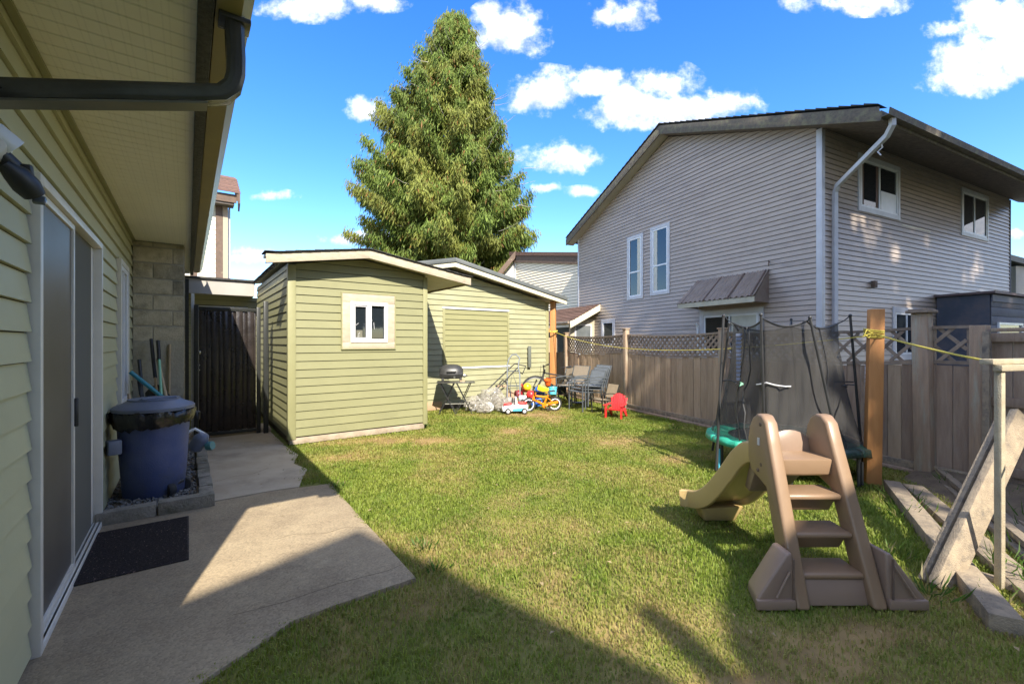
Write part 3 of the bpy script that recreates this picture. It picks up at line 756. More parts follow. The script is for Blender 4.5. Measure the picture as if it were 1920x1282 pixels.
def thing_part_window(s, A):
    O = H(A-.004,0)
    u0,u1,z0,z1 = 1.80,2.585,1.305,2.11
    w = MB()
    w.obox(O+HP*u0+Zv*(z1-.125)-HD*.028, HP*(u1-u0), HD*.026, Zv*.125)
    w.obox(O+HP*u0+Zv*z0-HD*.028, HP*(u1-u0), HD*.026, Zv*.095)
    w.obox(O+HP*u0+Zv*(z0+.097)-HD*.028, HP*.12, HD*.026, Zv*(z1-z0-.224))
    w.obox(O+HP*(u1-.12)+Zv*(z0+.097)-HD*.028, HP*.12, HD*.026, Zv*(z1-z0-.224))
    win = w.build('window', m_weath, s, bevel=.003)
    jc = MB(); frame_bars(jc, O, HP, -HD, u0-.016, u1+.016, z0-.016, z1+.016, .016, 0, .032); jc.build('j_channel', m_trimgreen, win)
    a,b,c,e = u0+.115,u1-.115,z0+.09,z1-.12
    f = frame_bars(MB(), O, HP, -HD, a, b, c, e, .048, -.02, .042); mid = (a+b)/2
    f.obox(O+HP*(mid-.03)+Zv*(c+.05)-HD*.038, HP*.06, HD*.06, Zv*(e-c-.10)); f.build('sash', m_white, win, bevel=.004)
    for (q0,q1) in ((a+.048,mid-.03),(mid+.03,b-.048)):
        MB().obox(O+HP*q0+Zv*(c+.048)-HD*.004, HP*(q1-q0), HD*.004, Zv*(e-c-.096)).build('pane', m_glass, win)
    s2 = frame_bars(MB(), O, HP, -HD, a+.05, mid-.031, c+.05, e-.05, .02, .006, .03); s2.build('inner_sash', m_nbtrim, win)
    MB().obox(O+HP*(a+.09)+Zv*(c+.07)-HD*.0075, HP*.09, HD*.003, Zv*.11).build('box_inside', m_pipe2, win)
    # leftover tape marks on the glass
    t = MB()
    for (du, dz, ln, an) in ((.085,.30,.05,40),(.12,.16,.04,60),(.30,.30,.09,75),(.36,.25,.10,95),(.315,.17,.035,120),(.11,.13,.03,30)):
        ca, sa = math.cos(R(an)), math.sin(R(an))
        t.obox(O+HP*(a+du)+Zv*(c+dz-.05)-HD*.0085, HP*(ca*ln)+Zv*(sa*ln), -HP*(sa*.006)+Zv*(ca*.006), -HD*.001)
    t.build('tape_mark', m_nbtrim, win)
shed1()

def shed2():
    s = thing('workshop_shed', 'wider pale green sided shed with boarded up shutter panel and grey metal roof', 'shed', tuple(H(8.3,3.1)))
    A, P0, P1 = 8.30, 2.0, 7.16
    PC = 4.42; L = 4
    zt = lambda p: 3.00-.19*abs(p-PC)
    O = H(A,0); top = [(P0,zt(P0)-.10),(PC,zt(PC)-.10),(P1,zt(P1)-.10)]
    w = wall_prism(O, HP, -HD, .06, top, L).build('wall', m_wallback, s)
    SH = (4.28, 5.98, .83, 2.13)
    siding(w, O, HP, -HD, .10, [(3.13,zt(3.13)-.10),(PC,zt(PC)-.10),(P1-.06,zt(P1-.06)-.10)], .1145, m_shed2, [SH], root=s, proud=.015)
    siding(w, H(A,P1), HD, HP, .10, [(.04,zt(P1)-.1),(L,zt(P1)-.1)], .1145, m_shed2, root=s)
    MB().obox(H(A-.022,P1-.065,.07), HP*.087, HD*.02, Zv*(zt(P1)-.17)).build('corner_trim', m_trimgreen, s, bevel=.003)
    MB().obox(H(A-.0015,P1+.002,.07), HP*.02, HD*.09, Zv*(zt(P1)-.17)).build('corner_trim', m_trimgreen, s, bevel=.003)
    MB().obox(H(A-.01,P0+1.13,0), HP*4.0, HD*.1, Zv*.085).build('sill_beam', m_soil, s)
    # boarded shutter
    u0,u1,z0,z1 = SH
    sh = MB(); sh.obox(O+HP*u0+Zv*z0-HD*.03, HP*.05, HD*.03, Zv*(z1-z0)); sh.obox(O+HP*(u1-.05)+Zv*z0-HD*.03, HP*.05, HD*.03, Zv*(z1-z0))
    sh = sh.build('shutter', m_trimgreen, s, bevel=.003)
    MB().obox(O+HP*(u0+.02)+Zv*(z0+.0)-HD*.005, HP*(u1-u0-.04), HD*.003, Zv*(z1-z0)).build('shutter_back', m_wallback, sh)
    siding(sh, O-HD*.006, HP, -HD, z0+.035, [(u0+.052,z1-.035),(u1-.052,z1-.035)], .112, m_shut, root=s, proud=.014)
    for z in (z0, z1-.035):
        MB().obox(O+HP*(u0-.01 if z>1 else u0+.01)+Zv*z-HD*.036, HP*(u1-u0-.0), HD*.03, Zv*.035).build('shutter_rail', m_whitep, sh, bevel=.004)
    # roof
    AF = A-.30; EL, ER = 1.4, 7.53
    zf = lambda p: 3.05-.20*abs(p-PC)
    for (q0, q1) in ((EL,PC),(PC,ER)):
        MB().prism([H(AF+.028,q0,zf(q0)-.06),H(AF+.028,q1,zf(q1)-.06),H(AF+.028,q1,zf(q1)),H(AF+.028,q0,zf(q0))], HD*(L+.2)).build('roof_deck', m_soffit2, s)
        MB().prism([H(AF,q0,zf(q0)-.11),H(AF,q1,zf(q1)-.11),H(AF,q1,zf(q1)-.012),H(AF,q0,zf(q0)-.012)], HD*.026).build('fascia', m_soffit2, s, bevel=.002)
        MB().prism([H(AF-.025,q0-.0,zf(q0)-.010),H(AF-.025,q1,zf(q1)-.010),H(AF-.025,q1,zf(q1)+.075),H(AF-.025,q0,zf(q0)+.075)], HD*.05).build('roof_edge', m_greyroof, s, bevel=.004)
        MB().prism([H(AF+.03,q0,zf(q0)+.004),H(AF+.03,q1,zf(q1)+.004),H(AF+.03,q1,zf(q1)+.055),H(AF+.03,q0,zf(q0)+.055)], HD*(L+.2)).build('roof', m_greyroof, s)
shed2()
# ================================================================ neighbouring two-storey house
K = Vector((5.94, 8.50, 0))
NV = Vector((.892, .4516, 0))      # run of the neighbour's sunward wall
m_rust = mk('rusty_batten', (.16,.10,.075), (.10,.07,.055), 8, .8)
def neighbour():
    h = thing('taupe_house', 'two storey taupe vinyl sided house with low pitched gable behind the fence', 'house', tuple(K))
    Wd = 9.4
    top = [(.07,5.54),(4.08,7.06),(8.78,5.22)]
    wins = [(0,0,0,0)]
    Ng, Nr = -FV, Vector((NV.y, -NV.x, 0))
    w = wall_prism(K, FU, Ng, 0, top, .3).build('wall', m_wallback, h)
    def gu(px, py):                       # photo position -> place on the gable wall
        r = (px-960)/830; Y = 8.808/(.919*r+.394); return (Y-8.5)/.919, CAMH+(641-py)/830*Y
    G1 = (gu(1207,500)[0], gu(1177,500)[0], gu(1207,559)[1], gu(1207,436)[1])
    G2 = (gu(1257,500)[0], gu(1220.5,500)[0], gu(1257,550)[1], gu(1257,415.5)[1])
    G3 = (gu(1433,600)[0], gu(1313.5,600)[0], 1.0, gu(1433,574)[1])
    G4 = (gu(1154,620)[0], gu(1128.5,620)[0], 1.2, gu(1154,597)[1])
    siding(w, K, FU, Ng, .5, [(.09,5.54),(4.08,7.06),(8.72,5.24)], .1016, m_nb, [G1,G2,G3,G4], proud=.017, root=h, gap=.008)
    for g, cs in ((G1,.085),(G2,.085)):
        window(h, K, FU, Ng, *g, cs, m_nbtrim, m_white, hs=(.42,), curtain=[(.0,.42,0,1,m_blind)] if g is G1 else [(.62,1.0,0,1,m_blind)])
    window(h, K, FU, Ng, *G3, .13, m_nbtrim, m_white, vs=(.5,), curtain=[(0,.5,.45,1,m_blind)])
    window(h, K, FU, Ng, *G4, .09, m_nbtrim, m_white)
    # right (sunward) wall
    def rv(px, py):
        r = (px-960)/830; v = (8.5*r-5.94)/(.892-.4516*r); Y = 8.5+.4516*v; return v, CAMH+(641-py)/830*Y
    W3 = (rv(1607,300)[0], rv(1685,300)[0], rv(1607,395)[1], rv(1607,287)[1])
    W4 = (rv(1800.5,400)[0], rv(1851,400)[0], rv(1800,441)[1], rv(1800,351)[1])
    W5 = (rv(1671.5,600)[0], rv(1671.5,600)[0]+1.5, 1.0, rv(1671.5,575)[1])
    w2 = wall_prism(K, NV, Nr, 0, [(.07,5.5),(Wd,5.5)], .3).build('wall', m_wallback, h)
    siding(w2, K, NV, Nr, .5, [(.09,5.50),(Wd-.04,5.50)], .1016, m_nb, [W3,W4,W5], proud=.017, root=h, gap=.008)
    window(h, K, NV, Nr, *W3, .10, m_nbtrim, m_white, vs=(.5,), curtain=[(.52,1.0,.0,.5,m_white),(0,.12,0,1,m_curtain),(.38,.5,0,1,m_curtain)])
    window(h, K, NV, Nr, *W4, .09, m_nbtrim, m_white, vs=(.48,))
    window(h, K, NV, Nr, *W5, .12, m_nbtrim, m_white, vs=(.42,))
    # corner posts
    MB().obox(K+Ng*.0-FU*.022+Zv*.5, NV*-.022+NV*.0, FU*.02, Zv*.01)
    MB().obox(K-NV*.024-FU*.024+Zv*.5, FU*.11, NV*.022, Zv*5.0).build('corner_trim', m_nbtrim, h, bevel=.003)
    MB().obox(K-NV*.0015-FU*.024+Zv*.5, NV*.09, FU*.022, Zv*4.98).build('corner_trim', m_nbtrim, h, bevel=.003)
    MB().obox(K+FU*8.70-NV*.024+Zv*.5, FU*.09, NV*.022, Zv*4.74).build('corner_trim', m_nbtrim, h, bevel=.003)
    MB().obox(K+NV*(Wd-.04)-FU*.024+Zv*.5, NV*.07, FU*.022, Zv*4.98).build('corner_trim', m_slate, h, bevel=.003)
    # bulged old joint in the right wall siding
    MB().obox(K+NV*3.1-FU*.022+Zv*4.0, NV*1.36, FU*.012, Zv*.022).build('joint_strip', m_soffit2, h)
    MB().box(K+NV*1.83-FU*.05+Zv*2.61, (.10,.08,.14), Matrix.Rotation(R(23),3,'Z')).build('dryer_vent', m_browntrim, h, bevel=.005)
    MB().tube([K-NV*.03+FU*2.95+Zv*1.0, K-NV*.10+FU*2.95+Zv*1.35, K-NV*.10+FU*2.95+Zv*1.80, K-NV*.14+FU*2.98+Zv*1.86], .028, 8).build('vent_pipe', m_whitep, h, smooth=True)
    MB().tube([K-NV*.02+FU*1.05+Zv*3.1, K-NV*.06+FU*1.05+Zv*3.14, K-NV*.06+FU*1.05+Zv*3.02], .012, 6).build('hook', m_browntrim, h)
    # roof
    u_r, u_p, u_l = -1.11, 4.08, 9.13; v0, v1 = -.35, Wd+.55
    zr, zp, zl = 5.27, 7.29, 5.26
    for (a, za, b, zb) in ((u_r,zr,u_p,zp),(u_p,zp,u_l,zl)):
        P = lambda u, z, v: K+FU*u+NV*v+Zv*z
        MB().prism([P(a,za-.12,v0+.03),P(b,zb-.12,v0+.03),P(b,zb-.045,v0+.03),P(a,za-.045,v0+.03)], NV*(v1-v0-.03)).build('roof', m_shingle, h)
        MB().prism([P(a,za-.22,v0),P(b,zb-.22,v0),P(b,zb+.02,v0),P(a,za+.02,v0)], NV*.035).build('rake_board', m_fasc, h, bevel=.003)
        # thick shingle edge
        n = 26; mb = MB()
        for i in range(n):
            t0, t1 = i/n, (i+1.06)/n
            q0, q1 = a+(b-a)*t0, a+(b-a)*min(t1,1); s0, s1 = za+(zb-za)*t0, za+(zb-za)*min(t1,1)
            up0 = .035 if a == u_r else .060; up1 = .060 if a == u_r else .035
            mb.prism([P(q0,s0+.06,v0-.02),P(q1,s1+.06,v0-.02),P(q1,s1+.03+up1,v0-.02),P(q0,s0+.03+up0,v0-.02)], NV*.3)
        mb.build('shingle_edge', m_shingle, h)
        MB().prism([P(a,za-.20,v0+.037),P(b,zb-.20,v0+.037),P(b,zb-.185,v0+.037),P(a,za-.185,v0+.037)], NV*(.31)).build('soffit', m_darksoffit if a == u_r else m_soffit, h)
    # front eave soffit, boards running out from the wall
    zs = lambda u: 5.07+.389*(u-u_r)
    n = int((v1-v0)/.105)
    for i in range(n):
        v = v0+.04+i*.105
        MB().hexa([K+FU*u_r+NV*v+Zv*zs(u_r), K+FU*u_r+NV*(v+.088)+Zv*zs(u_r), K-FU*.02+NV*(v+.088)+Zv*zs(-.02), K-FU*.02+NV*v+Zv*zs(-.02),
                   K+FU*u_r+NV*v+Zv*(zs(u_r)+.012), K+FU*u_r+NV*(v+.088)+Zv*(zs(u_r)+.012), K-FU*.02+NV*(v+.088)+Zv*(zs(-.02)+.012), K-FU*.02+NV*v+Zv*(zs(-.02)+.012)]).build('soffit_board', m_darksoffit, h)
    MB().obox(K+FU*(u_r-.03)+NV*v0+Zv*(zr-.22), FU*.03, NV*(v1-v0), Zv*.16).build('fascia', m_fasc, h)
    gp = [(-.033,-.02),(-.145,-.02),(-.16,.09),(-.152,.09),(-.138,-.012),(-.04,-.012),(-.04,.09),(-.033,.09)]
    MB().prism([K+FU*(u_r+q)+NV*v0+Zv*(zr-.15+z) for q, z in gp], NV*(v1-v0)).build('gutter', m_fasc, h)
    MB().tube([K+FU*(u_r-.09)+NV*-.12+Zv*5.12, K+FU*(u_r-.09)+NV*-.11+Zv*5.00, K+FU*(u_r+.02)+NV*-.04+Zv*4.88, K+FU*(-.12)+NV*.33+Zv*4.42, K+FU*(-.055)+NV*.36+Zv*4.30, K+FU*(-.055)+NV*.36+Zv*.5], .052, 4).build('downspout', m_nbtrim, h)
    MB().tube([K+FU*(-.98)+NV*.0+Zv*4.86, K+FU*(-.99)+NV*.04+Zv*4.74, K+FU*(-.93)+NV*.02+Zv*4.68, K+FU*(-.99)+NV*.0+Zv*4.60], .012, 5).build('dangling_wire', m_nbtrim, h)
    # corrugated window awning
    A0, zA = gu(1441,498.5); A1, zB = gu(1310.5,521.5)
    aw = MB(); n = 15; pr = .62; vs = []; ua, ub = A0-.02, A1+.02
    zt, zb_ = (zA+zB)/2+.0, None
    zt = 2.95; zl = 2.36
    for j in range(2):
        for i in range(n*2+1):
            t = i/(n*2); fl = .10*j
            u = ua-fl+(ub-ua+2*fl)*t; c = .020*math.cos(i*math.pi)
            base = K+FU*u+(-NV)*(.02+pr*j)+Zv*(zt+(zl-zt)*j)
            vs.append(base+Zv*c)
    m_ = n*2+1
    aw.add(vs, [(i, i+1, m_+i+1, m_+i) for i in range(m_-1)])
    o = aw.build('awning', m_awn, h)
    sd = o.modifiers.new('th', 'SOLIDIFY'); sd.thickness = .006
    for f_ in (.03,.30,.62,.93):
        u = ua+(ub-ua)*f_
        MB().obox(K+FU*u-NV*.0+Zv*(zt+.016), FU*.035, -NV*(pr+.03)+Zv*((zl-zt)*1.04)+FU*(.18*(f_-.5)), Zv*.014).build('awning_batten', m_rust, o)
    for (u, e) in ((ua,-.10),(ub,.10)):
        MB().prism([K+FU*u-NV*.02+Zv*(zt-.02), K+FU*(u+e)-NV*.63+Zv*(zl-.02), K+FU*(u+e)-NV*.61+Zv*(zl-.12), K+FU*u-NV*.02+Zv*(zl-.12)], FU*.006).build('awning_side', m_awn, o)
    MB().obox(K+FU*(ua-.09)-NV*.625+Zv*(zl-.13), FU*(ub-ua+.18), NV*.012, Zv*.115).build('awning_valance', m_awnside, o)
neighbour()

def lean_to():
    """brown shingled lean-to porch against the far end of the taupe house"""
    h = thing('porch_roof', 'small brown shingled lean-to porch with cream barge board beside the taupe house', 'porch', tuple(K+FU*7.4-FV*1))
    P = lambda u, s, z: K+FU*u-FV*s+Zv*z
    u0, u1, s1 = 7.33, 11.5, 1.15; z0, z1 = 2.70, 2.10
    MB().prism([P(u0+.04,0,z0-.10),P(u0+.04,s1,z1-.10),P(u0+.04,s1,z1),P(u0+.04,0,z0)], FU*(u1-u0)).build('roof_deck', m_soffit2, h)
    n = 9
    for i in range(n):
        t0, t1 = i/n, (i+1)/n+.02
        sa, sb = s1*(1-t0)+.03, s1*(1-min(t1,1)); za, zb = z1+(z0-z1)*t0, z1+(z0-z1)*min(t1,1)
        mb = MB(); u = u0-.02; rs = random.Random(i)
        while u < u1:
            e = min(u+.3+rs.random()*.2, u1+.02)
            l = rs.random()*.006
            mb.hexa([P(u,sa,za+.008+l),P(e-.005,sa,za+.008+l),P(e-.005,sb,zb+.006),P(u,sb,zb+.006),P(u,sa,za+.024+l),P(e-.005,sa,za+.024+l),P(e-.005,sb,zb+.014),P(u,sb,zb+.014)])
            u = e
        mb.build('shingle_course', m_brownroof, h)
    MB().prism([P(u0,0,z0-.22),P(u0,s1+.05,z1-.24),P(u0,s1+.05,z1-.01),P(u0,0,z0+.0)], FU*.035).build('barge_board', mk('cream_board', (.72,.66,.50), (.64,.58,.44), 5, .6), h, bevel=.004)
    MB().tube([P(u0+.1,s1+.06,z1-.04),P(u1,s1+.06,z1-.04)], .05, 8).build('gutter', m_awn, h, smooth=True)
    wt = [(0,0),(0,0)]
    MB().obox(P(u0+.35,1.0,0), FV*1.0, FU*.08, Zv*2.2).build('porch_wall', mk('porch_beige', (.42,.37,.27), (.36,.31,.23), 3, .6), h)
    fr = MB(); frame_bars(fr, P(u0+.35,1.0,0), FV, -FU, .16, .86, .0, 2.02, .06, 0, .03); fr.build('door_frame', m_nbtrim, h)
    MB().obox(P(u0+.34,.78,0), FV*.58, FU*.008, Zv*1.96).build('door_pane', m_glass2, h)
    # a second, lower roof in front with a timber edge
    MB().prism([P(8.2,1.4,1.95),P(8.2,3.4,1.35),P(8.2,3.4,1.29),P(8.2,1.4,1.89)], FU*2.6).build('lower_roof', m_awn, h)
    MB().prism([P(8.17,1.3,1.93),P(8.17,3.4,1.30),P(8.17,3.4,1.18),P(8.17,1.3,1.81)], FU*.03).build('lower_rafter', m_orange, h)
    MB().obox(P(8.25,3.2,0), FV*2.0, FU*.05, Zv*1.55).build('screen_wall', m_fence, h)
lean_to()

def cream_house():
    h = thing('cream_house', 'cream sided house with brown fascia glimpsed between the grey roofed shed and the taupe house', 'house', (.132,22.3,0))
    O = Vector((.134,22.3,0)); az = R(-31); U = Vector((-math.sin(az), -math.cos(az), 0)); Nn = Vector((-math.cos(az), math.sin(az), 0))
    top = [(0,5.50),(11,3.6)]
    w = wall_prism(O, U, Nn, 0, top, .4).build('wall', m_wallback, h)
    siding(w, O, U, Nn, 2.0, [(.12,5.48),(11,3.6)], .125, m_cream, proud=.022, root=h, gap=.016)
    MB().obox(O+Nn*.0+Zv*2, U*.14, Nn*.04, Zv*3.5).build('corner_trim', m_whitep, h)
    MB().prism([O+Zv*5.45-U*.3, O+U*11+Zv*3.55, O+U*11+Zv*3.9, O+Zv*5.83-U*.3], Nn*.10).build('fascia', m_browntrim, h)
    MB().prism([O+Zv*5.79-U*.3, O+U*11+Zv*3.86, O+U*11+Zv*3.98, O+Zv*5.97-U*.3], Nn*.15-U*.0).build('roof_edge', m_brownroof, h)
    # short return to the left under a steep rake, shade put into its grey tone
    V2 = -U*.0+Vector((-.92,-.05,0)); V2.normalize(); N2 = Vector((V2.y,-V2.x,0)); N2 = N2 if N2.y < 0 else -N2
    t2 = [(0,5.5),(1.6,3.6)]
    w2 = wall_prism(O, V2, N2, 0, t2, .3).build('wall', m_wallback, h)
    siding(w2, O, V2, N2, 2.0, t2, .125, m_creamshade, root=h)
    MB().prism([O+Zv*5.95+V2*-.05, O+V2*2.2+Zv*3.25, O+V2*2.2+Zv*2.9, O+Zv*5.55], N2*.35).build('rake_board', m_browntrim, h)
    # lower brown roof in front
    P = lambda x, y, z: Vector((x, y, z))
    MB().prism([P(1.6,20.2,2.45),P(5.4,19.0,2.45),P(5.4,22.5,4.4),P(1.6,23.7,4.4)], Zv*.1).build('lower_roof', m_brownroof, h)
cream_house()

def annex():
    h = thing('slate_annex', 'dark slate blue boarded annex with flat roof behind the right part of the fence', 'building', tuple(K+NV*4.84-FU*.95))
    O = K+NV*4.80-FU*.95; U = NV; Nn = Vector((NV.y,-NV.x,0))
    MB().obox(O-U*.02-Nn*.01, U*5.2, -Nn*.90, Zv*2.46).build('wall', m_slate, h)
    z = .6
    while z < 2.28:
        MB().obox(O-U*.02+Zv*z, U*5.2, Nn*.014, Zv*.19).build('wall_board', m_slate, h, bevel=.003); z += .197
    MB().obox(O-U*.12+Zv*2.47+Nn*.10, U*6, -Nn*1.03, Zv*.05).build('roof', mk('annex_roof_edge', (.13,.085,.08), (.18,.13,.12), 5, .7), h)
    MB().obox(O-U*.02+Zv*2.30+Nn*.016, U*5.2, Nn*.02, Zv*.15).build('fascia', m_slate, h)
    f = MB(); frame_bars(f, O, U, Nn, .30, 1.75, .9, 1.84, .05, .014, .05); w = f.build('window', m_white, h)
    MB().obox(O+U*.35+Zv*.95+Nn*.016, U*1.35, Nn*.004, Zv*.84).build('pane', m_glass2, w)
annex()

def far_white():
    h = thing('stucco_house', 'pale stucco house edge with dark eave at the far right', 'house', (17,13.5,0))
    MB().obox((15.6,13.7,0), (6,1.2,0), (-1,5,0), (0,0,3.75)).build('wall', m_stucco, h)
    MB().prism([(15.0,13.45,4.10),(22,15.0,3.0),(22,15.0,2.85),(15.0,13.45,3.92)], (-.5,3,0)).build('roof', m_greyroof, h)
far_white()

def far_left():
    h = thing('brown_trim_house', 'tall cream sided house with brown trim boards and shingled eave beyond the garage', 'house', (-9.5,16,0))
    A = 17.0
    def X(px, Y): return (px-960)/830*Y
    Y = 15.5; c = Vector((X(426,Y), Y, 0)); V = -HP
    zt = CAMH+(641-388)/830*Y; 
    wt = [(0,zt),(4,zt)]
    w = wall_prism(c, V, -HD, 0, wt, .3).build('wall', m_wallback, h)
    siding(w, c, V, -HD, 1.8, wt, .165, mk('ivory_siding', (.74,.70,.56), (.70,.66,.52), 2, .5), root=h, proud=.02)
    cr = lambda u0, u1, mt, nm='trim_board', z0=1.8, pr=.05: MB().obox(c+V*u0+Zv*z0+HD*-pr, V*(u1-u0), HD*pr, Zv*(zt-z0)).build(nm, mt, h)
    cr(-.02,.13, mk('tan_trim', (.42,.33,.24), rough=.7)); cr(.14,.34, m_browntrim, pr=.06); cr(.86,1.05, m_browntrim)
    MB().obox(c+V*-.05+HD*-.02, -V*.04, HD*4, Zv*zt).build('wall', m_creamshade, h)
    MB().obox(c-V*.18-HD*.45+Zv*(zt-.02), V*4.6, HD*.5, Zv*.10).build('soffit', m_darksoffit, h)
    MB().obox(c-V*.24-HD*.50+Zv*(zt+.05), V*4.6, HD*.06, Zv*.28).build('fascia', m_browntrim, h)
    for i in range(9):
        t = i/9; 
        o0 = c-V*.36-HD*(.62-t*1.5)+Zv*(zt+.36+t*.95)
        MB().hexa([o0, o0+V*5, o0+V*5+HD*.27+Zv*.16, o0+HD*.27+Zv*.16+V*.06, o0+Zv*.025, o0+V*5+Zv*.025, o0+V*5+HD*.27+Zv*.18, o0+HD*.27+Zv*.18+V*.06]).build('shingle_course', m_brownroof, h)
    MB().prism([c-V*.30-HD*.55+Zv*(zt+.10), c-V*.30+HD*1.0+Zv*(zt+1.05), c-V*.30+HD*1.0+Zv*(zt+1.30), c-V*.30-HD*.60+Zv*(zt+.36)], V*.06).build('rake_board', m_browntrim, h)
    MB().prism([c-V*.34-HD*.62+Zv*(zt+.02), c-V*.34-HD*.38+Zv*(zt-.20), c-V*.34-HD*.30+Zv*(zt+.36), c-V*.34-HD*.62+Zv*(zt+.36)], V*.05).build('rake_end', m_browntrim, h)
far_left()

# ================================================================ fences
F0 = Vector((4.502, 4.371, 0))
def FP(u, n=0, z=0): return F0+FU*u-FV*n+Zv*z        # n: out from the fence towards the yard
def fence():
    f = thing('wooden_fence', 'weathered brown board fence topped with sagging lattice running along the right of the lawn', 'fence', tuple(F0))
    rs = random.Random(11)
    posts = [(7.80,1.62),(5.33,1.66),(2.89,1.60)]
    for u, z in posts:
        MB().obox(FP(u-.05,-.03,0), FU*.10, -FV*.10, Zv*z).build('fence_post', m_post, f, bevel=.006)
        MB().obox(FP(u-.065,-.045,z+.001), FU*.13, -FV*.13, Zv*.025).build('post_cap', m_post, f, bevel=.006)
    # tall capped post near the raised bed
    MB().hexa([FP(.24,0,0),FP(.38,0,0),FP(.38,.12,0),FP(.24,.12,0),FP(.27,0,1.70),FP(.41,0,1.70),FP(.41,.12,1.70),FP(.27,.12,1.70)]).build('fence_post', m_post, f, bevel=.008)
    cp = MB(); cp.obox(FP(.24,-.03,1.702), FU*.20, -FV*.19, Zv*.03); cp.obox(FP(.255,-.015,1.733), FU*.17, -FV*.16, Zv*.012); cp.build('post_cap', m_lattice, f, bevel=.006)
    ends = [(7.80,5.33,1),(5.33,2.89,1),(2.89,.34,1),(9.2,7.80,0),(.34,-.08,1)]
    def sag(u, a, b): t = (u-b)/(a-b); return -.055*4*t*(1-t) if a-b > 1 else 0
    for (a, b, lat) in ends:
        u = b+.055
        while u < a-.06:
            wd = .125+rs.random()*.03; e = min(u+wd, a-.055)
            zt = 1.165+sag(u, a, b)+rs.uniform(-.008,.008); y = rs.uniform(-.004,.006)
            lean = rs.uniform(-.006,.006)
            MB().hexa([FP(u,-.01+y,.06),FP(e-.006,-.01+y,.06),FP(e-.006,.010+y,.06),FP(u,.010+y,.06),
                       FP(u+lean,-.01+y,zt),FP(e-.006+lean,-.01+y,zt),FP(e-.006+lean,.010+y,zt),FP(u+lean,.010+y,zt)]).build('fence_board', m_fence if b > 1 or rs.random() < .4 else m_fencedk, f)
            u = e
        MB().obox(FP(b+.05,.012,.02), FU*(a-b-.10), -FV*.035, Zv*.10).build('kick_board', m_grey, f, bevel=.004)
        MB().obox(FP(b+.05,.05,.0), FU*(a-b-.10), -FV*.04, Zv*.04).build('kick_board', m_fencedk, f, bevel=.004)
        if not lat: continue
        n = 10
        for (zc, hh, dd, nm) in ((1.175,.035,.05,'lattice_rail'),(1.535,.03,.06,'top_rail')):
            mb = MB()
            for i in range(n):
                ua, ub = b+.052+(a-b-.104)*i/n, b+.052+(a-b-.104)*(i+1)/n
                k = 1 if nm == 'lattice_rail' else .75
                za, zb = zc+sag(ua,a,b)*k, zc+sag(ub,a,b)*k
                mb.hexa([FP(ua,-.03,za),FP(ub,-.03,zb),FP(ub,dd-.03,zb),FP(ua,dd-.03,za),FP(ua,-.03,za+hh),FP(ub,-.03,zb+hh),FP(ub,dd-.03,zb+hh),FP(ua,dd-.03,za+hh)])
            mb.build(nm, m_lattice, f)
        for side in (b+.055, a-.09):
            MB().obox(FP(side,-.02,1.21), FU*.03, -FV*.03, Zv*.32).build('lattice_stile', m_lattice, f)
        # diagonal slats, both ways; coarse nearest the camera
        zl, zh = 1.20, 1.545; H_ = zh-zl
        def slats(ua, ub, step, w):
            for dirn in (1, -1):
                u = ua-H_
                while u < ub+H_:
                    lo, hi = (u, u+H_) if dirn > 0 else (u+H_, u)
                    t0 = 0; t1 = 1
                    # clip to the bay
                    for tt in (0,1): pass
                    def uat(t): return lo+(hi-lo)*t
                    if dirn > 0:
                        t0 = max(0, (ua-lo)/H_); t1 = min(1, (ub-lo)/H_)
                    else:
                        t0 = max(0, (lo-ub)/H_); t1 = min(1, (lo-ua)/H_)
                    if t1-t0 > .08:
                        um = (uat(t0)+uat(t1))/2; s_ = sag(min(max(um,b),a), a, b)*.85
                        p0 = FP(uat(t0), .0 if dirn > 0 else .009, zl+H_*t0+s_); p1 = FP(uat(t1), .0 if dirn > 0 else .009, zl+H_*t1+s_)
                        d = (p1-p0).normalized(); side = d.cross(FV).normalized()*w
                        MB().obox(p0-side/2, p1-p0, side, -FV*.007).build('lattice_slat', m_lattice, f)
                    u += step
        if b > .3 and b < 2: slats(b+.085, 1.30, .22, .034); slats(1.30, a-.09, .112, .034)
        elif b < 0: slats(b+.085, a-.09, .22, .034)
        else: slats(b+.085, a-.09, .112, .034)
    # white tag on a board and a ladder-like strip seen through a gap
    MB().box(FP(7.15,.02,1.10), (.05,.01,.03), Matrix.Rotation(R(-67),3,'Z')).build('tag', m_whitep, f)
    for i in range(13):
        MB().obox(FP(.86,.012,.52+i*.05), FU*.035, -FV*.006, Zv*.042).build('fence_chip', m_nbtrim, f)
fence()
def solid_fence():
    f = thing('solid_fence', 'dark brown solid board fence with cap rail at the right edge beside the raised bed', 'fence', tuple(FP(-.1)))
    rs = random.Random(12)
    MB().obox(FP(-.16,-.02,0), FU*.12, -FV*.11, Zv*1.56).build('fence_post', m_post, f, bevel=.006)
    MB().obox(FP(-.20,.10,0), FU*.05, -FV*.035, Zv*1.50).build('fence_post', m_grey, f, bevel=.004)
    u = -.17
    while u > -3.6:
        wd = .135+rs.random()*.02; y = rs.uniform(-.003,.004)
        MB().obox(FP(u-wd+.005,-.01+y,.05), FU*(wd-.006), -FV*.02, Zv*(1.43+rs.uniform(-.005,.005))).build('fence_board', m_fencedk, f)
        u -= wd
    MB().obox(FP(-3.6,-.04,1.495), FU*3.42, -FV*.09, Zv*.035).build('cap_rail', m_post, f, bevel=.004)
    for z in (1.40,.80,.16): MB().obox(FP(-3.6,.012,z), FU*3.42, -FV*.035, Zv*.085).build('fence_rail', m_fencedk, f, bevel=.004)
    for uu in (-2.45,):
        MB().obox(FP(uu,.05,0), FU*.09, -FV*.09, Zv*1.49).build('fence_post', m_fencedk, f)
solid_fence()

